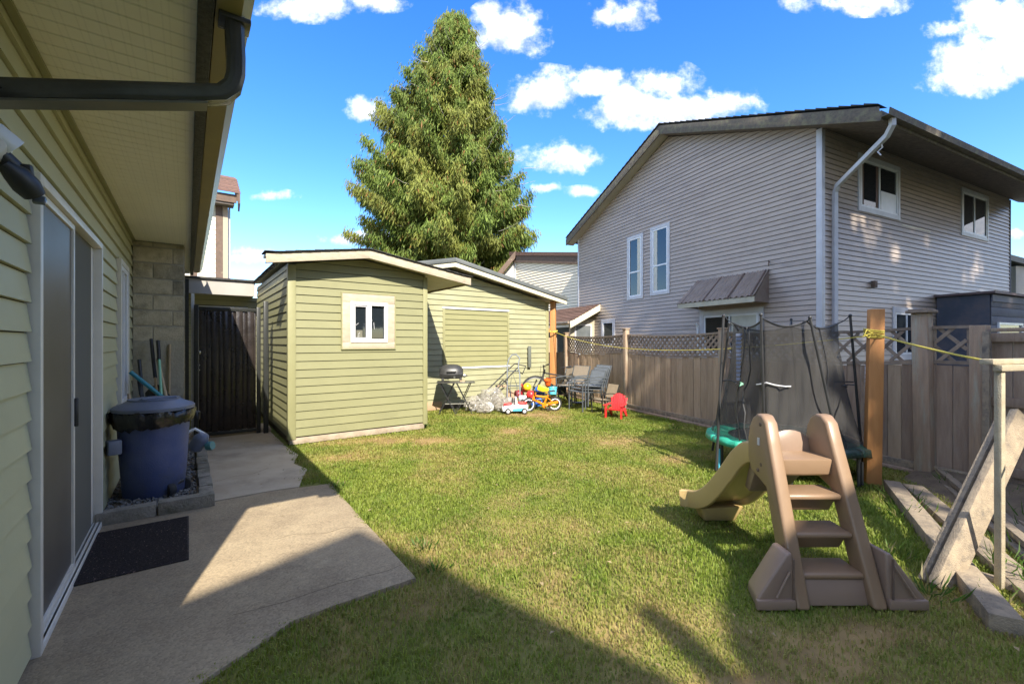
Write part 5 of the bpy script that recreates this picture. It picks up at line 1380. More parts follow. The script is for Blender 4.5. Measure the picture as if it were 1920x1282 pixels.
def bags():
    for (x, y, r, sq, lab) in ((-.78,8.95,.19,(1.0,.8,.85),'clear plastic bag of scrap, leftmost, near the folding table'),
                               (-.42,9.10,.25,(1.1,.8,.95),'largest clear plastic bag of scrap, piled under the mower handle'),
                               (-.10,8.86,.20,(1.2,.8,.75),'low clear plastic bag of scrap left of the toy truck'),
                               (-.55,8.75,.14,(1.2,.9,.7),'small flattened clear bag lying in front of the pile')):
        z = r*sq[2]*.9
        t = thing('scrap_bag', lab, 'bag', (x,y,0))
        mb = MB(); mb.ball((x,y,z), r, 22, 14, sq, .32)
        mb.v = [(p[0],p[1],max(p[2],.005)) for p in mb.v]
        mb.build('bag_film', m_clear, t, smooth=False)
        rs = random.Random(int(x*100))
        j = MB()
        for k in range(12):
            M = Matrix.Rotation(rs.random()*6,3,(rs.random(),rs.random(),rs.random()))
            j.box((x+rs.uniform(-.5,.5)*r*sq[0], y+rs.uniform(-.4,.4)*r, .05+rs.random()*r*1.1), (r*.5,r*.35,r*.06), M)
        j.build('contents', m_junk, t)
bags()
def mower():
    t = thing('push_mower', 'old push lawnmower half buried in bags with black tubular handle slanting up', 'mower', (-.3,9.25,0))
    L_ = [((-.62,9.2,.30),(-.02,9.55,.86)),((-.46,9.0,.28),(.12,9.35,.86))]
    for a, b in L_: MB().tube([a, b], .013, 8).build('handle_bar', m_black, t, smooth=True)
    MB().tube([(-.02,9.55,.86),(.06,9.58,.93),(.30,9.55,.88),(.22,9.40,.72),(.12,9.35,.80)], .012, 8).build('handle_grip', m_black, t, smooth=True)
    MB().tube([(-.1,9.2,.5),(-.18,9.15,.62),(-.1,9.1,.55)], .006, 6).build('cable', m_black, t)
    MB().lathe([(.20,.10),(.24,.12),(.24,.17),(.12,.22),(.10,.32),(.02,.34)], (-.62,9.15,0), 24).build('deck', m_pipe2, t, smooth=True, ang=40)
    for (x, y) in ((-.80,8.98),(-.46,8.92),(-.04,8.80)):
        w = MB().lathe([(.02,-.02),(.085,-.022),(.095,-.012),(.095,.012),(.085,.022),(.02,.02)], (x,y,.095), 22, Matrix.Rotation(R(90),3,'X')).build('wheel', m_nbtrim, t, smooth=True, ang=35)
        MB().lathe([(.03,-.03),(.03,.03)], (x,y,.095), 12, Matrix.Rotation(R(90),3,'X')).build('hub', m_black, w)
mower()
def handtruck():
    t = thing('hand_truck', 'grey steel hand truck with looped top handle leaning before the workshop wall', 'hand truck', (.06,9.25,0))
    x0, x1 = -.10, .165; y0, y1 = 9.12, 9.42; zz = .90
    P = lambda x, f: Vector((x, y0+(y1-y0)*f, .08+zz*f))
    fr = [P(x0,0),P(x0,.55),P(x0,.92),P(x0+.03,1.06),P(x0+.10,1.16),P(x0+.19,1.17),P(x1+.0,1.08),P(x1-.03,.96),P(x1-.03,.86),P(x1,.7),P(x1,0)]
    MB().tube(fr, .015, 8).build('frame', m_chairgrey, t, smooth=True)
    for f in (.12,.45,.78): MB().tube([P(x0,f),P(x1,f)], .013, 8).build('cross_bar', m_chairgrey, t)
    MB().tube([P(x0+.06,.15),P(x0+.06,.45),P(x0+.11,.74),P(x1-.06,.45),P(x1-.06,.15)], .008, 6).build('centre_loop', m_chairgrey, t, smooth=True)
    MB().obox((x0-.03,y0-.20,.03),(.33,0,0),(0,.22,0),(0,0,.008)).build('toe_plate', m_chairgrey, t)
    for x in (x0-.05,x1+.05):
        MB().lathe([(.03,-.025),(.10,-.025),(.115,-.012),(.115,.012),(.10,.025),(.03,.025)], (x,y0+.08,.118), 22, Matrix.Rotation(R(90),3,'Y')).build('wheel', m_rubber, t, smooth=True, ang=35)
handtruck()
def frame_():
    t = thing('picture_frame', 'open pinkish wooden frame standing on edge behind the hand truck', 'frame', (-.22,9.65,0))
    M = Matrix.Rotation(R(12),3,'Z')
    for (a, b) in (((-.14,0),(-.10,.42)),((.10,0),(.14,.42)),((-.10,.38),(.10,.42)),((-.10,0),(.10,.04))):
        MB().obox(Vector((-.22,9.65,.04))+M@Vector((a[0],0,a[1])), M@Vector((b[0]-a[0],0,0)), M@Vector((0,.03,0)), Vector((0,0,b[1]-a[1]))).build('frame_bar', m_gatepost if a[0] < -.12 else m_cardboard, t)
    tag(MB().obox((-.08,9.9,0),(.30,.05,0),(0,.15,0),(0,0,.30)).build('cardboard_box', m_cardboard, None, bevel=.006), 'pinkish cardboard panel box behind the picture frame', 'box')
    tag(MB().obox((-1.75,8.98,0),(.30,.2,0),(-.1,.15,0),(0,0,.17)).build('brick_block', m_terra if False else m_cardboard, None, bevel=.006), 'brown block on the ground under the folding table', 'block')
    tag(MB().obox(H(8.22,6.50,.80),HP*.085,HD*.03,Zv*.50).build('wall_post', mk('olive_grey_slat',(.13,.14,.115),rough=.8), None, bevel=.003), 'grey green narrow post standing upright against the workshop siding above the bicycle', 'post')
frame_()
def toytruck():
    t = thing('toy_truck', 'white and light blue ride-on toy truck with red bonnet and red rear seat', 'toy', (.06,8.72,0), R(6))
    kw = dict(local=True)
    pr = [(-.25,.05),(.24,.05),(.25,.17),(.06,.18),(.02,.16),(-.06,.17),(-.22,.155),(-.255,.12)]
    MB().prism([(x,-.11,z) for x, z in pr], (0,.22,0)).build('body', m_whitep, t, bevel=.014, **kw)
    MB().prism([(-.06,-.116,.055),(.16,-.116,.055),(.16,-.116,.12),(-.06,-.116,.10)], (0,.232,0)).build('side_panel', m_cyan, t, bevel=.006, **kw)
    MB().prism([(-.235,-.09,.155),(-.07,-.09,.168),(-.07,-.09,.205),(-.21,-.09,.19)], (0,.18,0)).build('bonnet', m_red, t, bevel=.012, **kw)
    MB().prism([(.06,-.09,.18),(.22,-.09,.17),(.23,-.09,.215),(.07,-.09,.22)], (0,.18,0)).build('seat', m_red, t, bevel=.012, **kw)
    MB().prism([(.0,-.1,.16),(.035,-.1,.16),(.025,-.1,.32),(-.005,-.1,.32)], (0,.2,0)).build('windscreen_post', m_whitep, t, bevel=.008, **kw)
    MB().tube([(-.05,.03*math.cos(a)*1.6,.26+.03*math.sin(a)*1.6) for a in [i*math.pi/6 for i in range(12)]], .008, 6, closed=True).build('steering_wheel', m_black, t, **kw)
    MB().obox((-.262,-.08,.06),(.012,0,0),(0,.16,0),(0,0,.07)).build('grille', m_nbtrim, t, bevel=.003, **kw)
    for x in (-.15,.17):
        for y in (-.125,.125):
            w = MB().lathe([(.02,-.018),(.05,-.02),(.056,-.01),(.056,.01),(.05,.02),(.02,.018)], (x,y,.056), 20, Matrix.Rotation(R(90),3,'X')).build('wheel', m_black, t, smooth=True, ang=35, **kw)
            MB().lathe([(.001,-.024),(.03,-.024),(.032,.024),(.001,.024)], (x,y,.056), 14, Matrix.Rotation(R(90),3,'X')).build('hubcap', m_nbtrim, w, **kw)
toytruck()

def bike(name, label, loc, rz, wr, base, paint, tilt, scale=1, adult=True):
    b = thing(name, label, 'bicycle', loc, rz)
    T = Matrix.Rotation(tilt, 4, 'X'); kw = dict(local=True)
    def bl(mb, n, m, par=None, **k): mb.xf(T); return mb.build(n, m, par or b, root=b, **{**kw, **k})
    fx, rx = -base/2, base/2; steer = .35
    for (x, nm) in ((fx,'front'),(rx,'rear')):
        tw = .022 if adult else .016
        w = bl(MB().tube([(x+wr*math.cos(2*math.pi*i/32), 0, wr+wr*math.sin(2*math.pi*i/32)) for i in range(32)], tw, 8, closed=True), 'wheel', m_rubber, smooth=True)
        bl(MB().tube([(x+(wr-.03)*math.cos(2*math.pi*i/32), 0, wr+(wr-.03)*math.sin(2*math.pi*i/32)) for i in range(32)], .011, 6, closed=True), 'rim', m_steel if adult else m_whitep, w, smooth=True)
        sp = MB(); k_ = 20 if adult else 12
        for i in range(k_):
            g = 2*math.pi*i/k_; s_ = .02 if i % 2 else -.02
            sp.tube([(x,s_,wr),(x+(wr-.03)*math.cos(g),0,wr+(wr-.03)*math.sin(g))], .0022 if adult else .004, 4)
        bl(sp, 'spokes', m_steel if adult else m_black, w)
        bl(MB().tube([(x,-.04,wr),(x,.04,wr)], .018, 10), 'hub', m_steel, w, smooth=True)
    bb = Vector((base*.08, 0, wr*.95)); seat = Vector((base*.20,0,wr*2.15 if adult else wr*2.3)); head = Vector((fx+base*.20,0,wr*2.25 if adult else wr*2.35)); hl = Vector((fx+base*.16,0,wr*1.85))
    r = .018 if adult else .020
    bl(MB().tube([head, seat*.92+Vector((0,0,.0))], r, 8), 'top_tube', paint, smooth=True)
    bl(MB().tube([hl, bb], r*1.25, 8), 'down_tube', paint, smooth=True)
    bl(MB().tube([bb, seat+Vector((0.01,0,.02))], r, 8), 'seat_tube', paint, smooth=True)
    for y in (-.045,.045):
        bl(MB().tube([bb+Vector((0,y*.5,0)), (rx,y,wr)], r*.7, 6), 'chain_stay', paint, smooth=True)
        bl(MB().tube([seat*.92+Vector((0,y*.5,0)), (rx,y,wr)], r*.6, 6), 'seat_stay', paint, smooth=True)
        bl(MB().tube([hl+Vector((-.02,y,-.02)), (fx,y,wr)], r*.8, 6), 'fork_leg', m_black if adult else m_black, smooth=True)
    bl(MB().tube([hl+Vector((0,0,-.02)), head+Vector((.02,0,.08))], r*1.3, 8), 'head_tube', paint, smooth=True)
    hb = head+Vector((.0,0,.15 if adult else .10)); hw = .30 if adult else .20
    bl(MB().tube([head, hb], .014, 8), 'stem', m_black)
    bl(MB().tube([hb+Vector((.06,-hw,.03)), hb+Vector((0,-.08,0)), hb+Vector((0,.08,0)), hb+Vector((.06,hw,.03))], .012, 8), 'handlebar', m_black, smooth=True)
    for y in (-hw, hw): bl(MB().tube([hb+Vector((.06,y,.03)), hb+Vector((.035,y*.68,.02))], .018, 8), 'grip', m_black, smooth=True)
    sd = seat+Vector((.03,0,.12 if adult else .06))
    bl(MB().tube([seat, sd], .013, 8), 'seat_post', m_steel)
    bl(MB().tube([sd+Vector((-.15,0,.02)), sd+Vector((-.02,0,.03)), sd+Vector((.10,0,.04)), sd+Vector((.12,0,.04))], [.018,.03,.075,.05] if adult else [.014,.022,.05,.035], 10, flat=.4), 'saddle', m_black, smooth=True)
    bl(MB().lathe([(.0,-.004),(.09 if adult else .05,-.004),(.09 if adult else .05,.004),(.0,.004)], bb+Vector((0,-.055,0)), 20, Matrix.Rotation(R(90),3,'X')), 'chainring', m_black if adult else paint)
    for s_, y in ((1,-.08),(-1,.08)):
        p = bb+Vector((.11*s_ if adult else .07*s_, y, -.09*s_ if adult else -.06*s_))
        bl(MB().tube([bb+Vector((0,y,0)), p], .010, 6), 'crank', m_steel)
        bl(MB().box(p+Vector((0,y*.5,0)), (.09,.07,.02)), 'pedal', m_black)
    if adult:
        bl(MB().tube([hb+Vector((.02,-.1,0)), hb+Vector((-.09,-.12,.02)), hb+Vector((-.1,-.05,-.20)), hl], .004, 5), 'brake_cable', m_black)
    else:
        bl(MB().box((rx-.06,-.05,wr+.04), (.22,.02,.05), Matrix.Rotation(R(-8),3,'Y')), 'chain_guard', paint, bevel=.006)
    return b
bike('bicycle', 'dark adult bicycle with black saddle parked behind the orange child bicycle', (1.02,9.95,0), R(8), .315, .98, m_black, R(-6))
bike('child_bicycle', 'small orange child bicycle with black handlebar in front of the dark bicycle', (.60,9.0,0), R(14), .135, .56, m_orangep, R(8), adult=False)
def toys():
    L_ = [('toy_ball','ball',(.18,9.30,.13),.13,m_yel,'yellow ball low beside the big front bicycle wheel'),
          ('toy_ball','ball',(.33,9.62,.42),.11,m_yel,'yellow ball on top of the toy heap'),
          ('toy_ball','ball',(.14,9.62,.26),.12,mk('dark_red_plastic',(.25,.015,.02),rough=.4),'dark red ball at the left of the toy heap'),
          ('toy_ball','ball',(.40,9.45,.27),.12,m_red,'bright red ball in the middle of the toy heap')]
    for nm, cat, c, r, mt, lab in L_:
        tag(MB().ball(Vector(c)*1, r*.82, 18, 12, (1,1,1), .05).build(nm, mt, None, smooth=True), lab, cat)
    def bucket(c, r, h, mt, lab, an=0, nm='toy_bucket', cat='bucket'):
        r *= .8; h *= .8
        tag(MB().lathe([(r*.75,0),(r,h),(r*1.08,h),(r*1.08,h-.02),(r*.9,h-.02),(r*.65,.02)], c, 20, Matrix.Rotation(R(an),3,'X')).build(nm, mt, None, smooth=True, ang=40), lab, cat)
    bucket((.62,9.70,.22),.14,.22,m_bluep,'dark blue toy tub in the heap behind the bicycles',25)
    bucket((.88,9.55,.26),.12,.20,m_cyan,'light blue toy bucket beside the orange child bicycle seat',-20)
    bucket((.45,9.80,.10),.15,.25,m_bluep,'blue toy tub at the bottom of the heap',60)
    bucket((.80,9.90,.44),.10,.16,mk('orange_red_plastic',(.80,.13,.02),rough=.4),'orange red toy cup high in the heap by the bicycle frame',15)
    bucket((.30,9.85,.30),.12,.2,m_red,'red toy tub at the back of the heap',10)
    tag(MB().box((.66,9.42,.40),(.24,.10,.12),Matrix.Rotation(R(20),3,'Y')).build('toy_block', m_yel, None, bevel=.02), 'yellow toy block lying on the blue tub', 'toy')
    tag(MB().box((.52,9.35,.12),(.24,.14,.16),Matrix.Rotation(R(-12),3,'Y')).build('toy_block', m_bluep, None, bevel=.025), 'blue toy block on the ground behind the child bicycle', 'toy')
    tag(MB().box((.22,9.2,.24),(.16,.08,.10)).build('toy_block', m_whitep, None, bevel=.015), 'white toy block above the low yellow ball', 'toy')
toys()

def sling_chair(label, loc, rz, mf, ms, group=None, s=1.0):
    c = thing('patio_chair', label, 'chair', loc, rz, group); kw = dict(local=True)
    w, d = .23*s, .23*s; sh = .40*s; bh = .80*s
    for x in (-w, w):
        MB().tube([(x,-d,0),(x,-d,.55*s)], .014*s, 4).build('leg', mf, c, **kw)
        MB().tube([(x,d+.05,0),(x,d,sh),(x,d+.14*s,bh)], .014*s, 4).build('leg', mf, c, **kw)
        MB().tube([(x,-d-.01,.56*s),(x,0,.575*s),(x,d+.05,.55*s)], .017*s, 4).build('armrest', mf, c, **kw)
        MB().tube([(x*.93,-d,sh),(x*.93,d,sh-.03*s)], .012*s, 4).build('seat_rail', mf, c, **kw)
    MB().tube([(-w,-d,sh-.01),(w,-d,sh-.01)], .013*s, 4).build('seat_rail', mf, c, **kw)
    MB().tube([(-w,d+.14*s,bh),(w,d+.14*s,bh)], .013*s, 4).build('back_rail', mf, c, **kw)
    vs = [(-w*.9,-d,sh),(w*.9,-d,sh),(w*.9,0,sh-.025),(-w*.9,0,sh-.025),(w*.9,d,sh-.02),(-w*.9,d,sh-.02)]
    MB().hexa([(-w*.93,-d,sh-.006),(w*.93,-d,sh-.006),(w*.93,d,sh-.036),(-w*.93,d,sh-.036),(-w*.93,-d,sh+.004),(w*.93,-d,sh+.004),(w*.93,d,sh-.026),(-w*.93,d,sh-.026)]).build('seat', ms, c, **kw)
    MB().hexa([(-w*.93,d+.01,sh+.02),(w*.93,d+.01,sh+.02),(w*.93,d+.02,sh+.02),(-w*.93,d+.02,sh+.02),(-w*.93,d+.13*s,bh),(w*.93,d+.13*s,bh),(w*.93,d+.14*s,bh),(-w*.93,d+.14*s,bh)]).build('backrest', ms, c, **kw)
    return c
g3 = sling_chair('bottom chair of the stack of three grey sling chairs', (1.50,9.12,0), R(-62), m_chairgrey, m_sling)
dup(g3, (1.56,9.15,.055), R(-62), 'middle chair of the stack of three grey sling chairs')
dup(g3, (1.62,9.18,.110), R(-62), 'top chair of the stack of three grey sling chairs')
bpy.context.view_layer.update()
sling_chair('taupe sling chair with grey frame just left behind the grey stack', (1.30,9.75,.06), R(-50), m_chairgrey, m_taupe)
sling_chair('dark taupe patio chair half hidden behind the bicycle saddle', (1.12,10.2,0), R(-60), m_gatepost, m_taupe)
sling_chair('small beige sling chair between the grey stack and the red chair', (1.80,8.70,0), R(-62), m_gatepost, mk('beige_sling',(.36,.28,.18),(.31,.24,.15),20,.8), s=.70)
def redchair():
    Q = .86
    n0 = set(COL.objects)
    c = thing('child_chair', 'bright red plastic child garden chair on the lawn by the fence', 'chair', (1.93,8.22,0), R(-32)); kw = dict(local=True)
    MB().hexa([(-.15,-.17,.17),(.15,-.17,.17),(.14,.15,.12),(-.14,.15,.12),(-.15,-.18,.20),(.15,-.18,.20),(.14,.15,.145),(-.14,.15,.145)]).build('seat', m_red, c, bevel=.008, **kw)
    n = 7
    for i in range(n):
        x0 = -.155+i*.0443; t = (i-3)/3.5; top = .50-.10*t*t*1.3; fan = 1.22
        MB().hexa([(x0*.78,.10,.13),((x0+.042)*.78,.10,.13),((x0+.042)*.78,.12,.13),(x0*.78,.12,.13),
                   (x0*fan,.22,top),((x0+.042)*fan,.22,top+(.012 if i<3 else -.012 if i>3 else 0)),((x0+.042)*fan,.24,top),(x0*fan,.24,top)]).build('back_slat', m_red, c, bevel=.004, **kw)
    for x in (-1, 1):
        MB().hexa([(x*.17-.014,-.20,0),(x*.17+.014,-.20,0),(x*.17+.014,-.13,0),(x*.17-.014,-.13,0),(x*.17-.014,-.19,.265),(x*.17+.014,-.19,.265),(x*.17+.014,-.12,.265),(x*.17-.014,-.12,.265)]).build('leg', m_red, c, bevel=.005, **kw)
        MB().hexa([(x*.165-.014,.18,0),(x*.165+.014,.18,0),(x*.165+.014,.25,0),(x*.165-.014,.25,0),(x*.16-.014,.0,.16),(x*.16+.014,.0,.16),(x*.16+.014,.14,.20),(x*.16-.014,.14,.20)]).build('leg', m_red, c, bevel=.005, **kw)
        MB().hexa([(x*.18-.035,-.22,.265),(x*.18+.035,-.22,.265),(x*.175+.02,.16,.275),(x*.175-.02,.16,.275),(x*.18-.035,-.22,.285),(x*.18+.035,-.22,.285),(x*.175+.02,.16,.295),(x*.175-.02,.16,.295)]).build('armrest', m_red, c, bevel=.006, **kw)
    for o in set(COL.objects)-n0:
        if o.type == 'MESH': o.data.transform(Matrix.Scale(Q, 4))
redchair()
# ================================================================ trees
def foliage_mesh(name, pts, dirs, lens, wids, cols, mat, parent):
    """one elongated four-cornered spray per point, numpy built"""
    n = len(pts); rs = np.random.RandomState(4)
    d = dirs/np.linalg.norm(dirs, axis=1, keepdims=True)
    r = rs.normal(size=(n,3)); s = np.cross(d, r); s /= np.linalg.norm(s, axis=1, keepdims=True)+1e-9
    L = lens[:,None]; Wd = wids[:,None]
    bend = np.cross(d, s)*L*.18
    v = np.stack([pts, pts+d*L*.45+s*Wd+bend, pts+d*L, pts+d*L*.45-s*Wd+bend], 1).reshape(-1,3)
    me = bpy.data.meshes.new(name); me.vertices.add(4*n); me.vertices.foreach_set('co', v.ravel())
    me.loops.add(4*n); me.polygons.add(n); me.loops.foreach_set('vertex_index', np.arange(4*n)); me.polygons.foreach_set('loop_start', np.arange(n)*4)
    me.update(calc_edges=True)
    a = me.color_attributes.new('tint', 'FLOAT_COLOR', 'POINT'); c = np.repeat(np.concatenate([cols, np.ones((n,1))],1), 4, 0); a.data.foreach_set('color', c.ravel())
    me.materials.append(mat); o = bpy.data.objects.new(name, me); COL.objects.link(o); o.parent = parent
    return o
m_leaf = attr_mat('cedar_leaf', .6, .25, .28)
def cedar():
    X0, Y0 = -3.55, 28.0
    t = thing('cedar_tree', 'very tall bushy conifer with drooping olive green sprays rising behind the sheds', 'tree', (X0,Y0,0))
    tr = [(0,0,0),(.06,0,5),(-.06,.05,10),(.06,0,15),(.2,0,19.5),(.5,0,22.4)]
    MB().tube([(X0+x,Y0+y,z) for x,y,z in tr], [.45,.38,.30,.20,.11,.02], 12).build('trunk', m_bark, t, smooth=True)
    rs = np.random.RandomState(9)
    # half width of the crown against height, left and right outline from the photograph
    zs_ = np.array([1.5, 3.5, 5.0, 6.5, 8.0, 9.2, 10.4, 11.6, 12.8, 13.9, 15.0, 16.0, 17.0, 18.2])
    lw  = np.array([3.4, 3.9, 4.2, 4.4, 5.05, 5.3, 4.9, 4.2, 3.7, 3.0, 2.3, 1.7, 1.1, .08])
    rw  = np.array([3.4, 4.1, 4.2, 4.1, 3.8, 3.5, 3.15, 2.7, 2.1, 1.85, 1.6, 1.2, .80, .08])
    P = []; D = []; Ln = []; Wd = []; C = []; limbs = MB()
    nb = 470
    for b in range(nb):
        z = 1.8+15.9*(b/nb)**.92+rs.uniform(-.25,.25)
        az = b*2.39996+rs.uniform(-.4,.4)
        wl, wr = np.interp(z, zs_, lw), np.interp(z, zs_, rw)
        k = (math.cos(az)+1)/2; reach = (wl*(1-k)+wr*k)*rs.uniform(.76,1.05)*(1 if rs.rand()>.1 else .85)
        lift = rs.uniform(.05,.40); nseg = 14
        cx = X0
        path = []
        for i in range(nseg+1):
            s = i/nseg; h = z-reach*.42*math.sin(s*math.pi*.62)*1.0+reach*lift*s*s*1.1
            path.append(np.array([cx+math.cos(az)*reach*s, Y0+math.sin(az)*reach*s, h]))
        if b % 2 == 0 and math.sin(az) < .5: limbs.tube([tuple(p) for p in path[::2]], [.055*(1-.85*i/7)*(1.2-z/22) for i in range(8)], 5)
        base = np.array([.14,.195,.038]) if rs.rand() > .42 else np.array([.195,.215,.045])
        base = base*(.85+.35*rs.rand())
        side = np.array([-math.sin(az), math.cos(az), 0]); outw = np.array([math.cos(az), math.sin(az), 0])
        ns = int(44+reach*66)
        for i in range(ns):
            s = rs.rand()**.55*1.0
            if s < .28 and reach > 1.5: s = .28+.72*rs.rand()
            j = min(int(s*nseg), nseg-1); f = s*nseg-j
            p = path[j]*(1-f)+path[j+1]*f
            spread = (.16+.36*reach*.3)*(1.15-s)
            q = p+side*rs.normal()*spread+np.array([0,0,-abs(rs.normal())*.12])
            # each hanging spray is a small fan of narrow leaves
            hang = rs.uniform(.16,.42)
            for m_ in range(4):
                dr = outw*rs.uniform(.05,.55)+side*rs.normal()*.35+np.array([0,0,-1.0])*rs.uniform(.6,1.3)
                P.append(q+rs.normal(size=3)*.115); D.append(dr); Ln.append(hang*rs.uniform(.6,1.1)); Wd.append(rs.uniform(.014,.030))
                c = base*rs.uniform(.72,1.3)
                if rs.rand() < .035: c = np.array([.26,.14,.045])
                C.append(c)
    P, D, Ln, Wd, C = map(np.array, (P, D, Ln, Wd, C))
    SC = 28/22; P = (P-np.array([X0,Y0,1.4]))*SC+np.array([X0,Y0,1.4]); Ln = Ln*SC; Wd = Wd*SC
    Q0 = Vector((X0,Y0,1.4)); limbs.v = [tuple((Vector(v)-Q0)*SC+Q0) for v in limbs.v]
    o = foliage_mesh('crown', P, D, Ln, Wd, C, m_leaf, t); o.location = (-X0,-Y0,0); setkind(o, 'stuff')
    limbs.build('limbs', m_bark, t, smooth=True)
    # bare silvery twigs showing in the gaps
    tw = MB()
    for i in range(120):
        z = 3+12.5*rs.rand(); wl = np.interp(z, zs_, lw)*.8; az = -math.pi*rs.rand(); r0 = wl*(.5+.35*rs.rand())
        a = Vector((X0+math.cos(az)*r0, Y0+math.sin(az)*r0, z)); b_ = a+Vector((math.cos(az)*.9, math.sin(az)*.9, rs.uniform(-.1,.35)))+Vector(rs.normal(size=3)*.12)
        tw.tube([tuple(a), tuple((a+b_)/2+Vector((0,0,-.06))), tuple(b_)], [.016,.012,.005], 4)
    tw.v = [tuple((Vector(v)-Q0)*SC+Q0) for v in tw.v]
    tw.build('twigs', mk('pale_twig', (.36,.34,.29), rough=.9), t)['kind'] = 'stuff'
cedar()

def back_trees():
    """the row of trees behind the photographer that shades the right side and throws the dappled light"""
    rs = np.random.RandomState(21)
    for k, (x, y, h, r, dens) in enumerate(((10.6,-7.5,19,3.1,1.15),(14.4,-9.0,27,4.2,.40),(18.6,-9.0,28,4.4,.42),(23,-8.5,26,4.4,.6))):
        t = thing('shade_tree', ('leafy tree standing behind the photographer, '+['nearest the fence','second from the fence','third from the fence','farthest from the fence'][k]), 'tree', (x,y,0), group='trees behind the garden')
        MB().tube([(x,y,0),(x+.1,y,h*.3),(x-.1,y+.1,h*.6),(x,y,h*.9)], [.30,.24,.16,.05], 10).build('trunk', m_bark, t, smooth=True)
        n = int(5200*dens*(r/3.4)**2)
        z = 2.8+(h-2.8)*rs.rand(n)
        prof = np.sin(np.clip((z-2.0)/(h-2.0),0,1)*math.pi*.93+.12)**.6
        az = rs.rand(n)*2*math.pi; rad = r*prof*np.sqrt(rs.rand(n))
        P = np.stack([x+rad*np.cos(az), y+rad*np.sin(az), z], 1); P += rs.normal(size=P.shape)*.1
        D = rs.normal(size=P.shape); C = np.array([[.05,.08,.02]])*rs.uniform(.6,1.4,(n,1))
        o = foliage_mesh('crown', P, D, rs.uniform(.5,.95,n), rs.uniform(.17,.30,n), C, m_leaf, t); o.location = (-x,-y,0); setkind(o, 'stuff')
back_trees()

# ================================================================ unseen blocks added behind the photographer, outlines shaped to shade the foreground
def behind():
    D = 6.0
    lp = math.sin(math.radians(17.7)); la = math.cos(math.radians(17.7)); te = math.tan(SUN_EL)
    def back(x, y):
        a = Vector((x,y,0)).dot(HD); p = Vector((x,y,0)).dot(HP)
        t = (a+D)/la; return p-lp*t, t*te
    prof = [(-6.0,1.2),(-1.79,2.38),(-1.137,3.31),(-.93,3.13),(-.43,2.77),(-.185,2.55),(.30,2.16),(.66,1.86)]
    pts = [back(*q) for q in prof]
    t = thing('shading_townhouse', 'unseen house behind the photographer, its gable outline shaped to shade the patio', 'house', tuple(H(-D,-2)))
    poly = [H(-D,pts[0][0],0)]+[H(-D,p,z) for p, z in pts]+[H(-D,pts[-1][0],0)]
    MB().prism(poly, -HD*5).build('wall', m_own, t)
    # metal flue on its roof
    a, b = back(.665,2.33), back(.80,2.12); 
    MB().prism([H(-D+.02,a[0]-.07,pts[-1][1]-2.0),H(-D+.02,a[0]-.02,a[1]),H(-D+.02,b[0]+.02,b[1]+.22),H(-D+.02,b[0]+.06,pts[-1][1]-2.0)], -HD*.2).build('flue', m_gatepost, t)
    prof = [(.98,1.4),(.99,2.05),(1.15,2.45),(1.40,2.85),(1.87,3.30),(2.02,2.75),(2.16,2.36),(2.5,2.14),(3.4,1.9),(5.5,1.6)]
    pts = [back(*q) for q in prof]
    t = thing('shading_gable_block', 'added unseen gable block behind the photographer, shaped to shade the slide foot', 'house', tuple(H(-D,3)))
    poly = [H(-D,pts[0][0],0)]+[H(-D,p,z) for p, z in pts]+[H(-D,pts[-1][0],0)]
    MB().prism(poly, -HD*4).build('wall', m_nb, t)
behind()

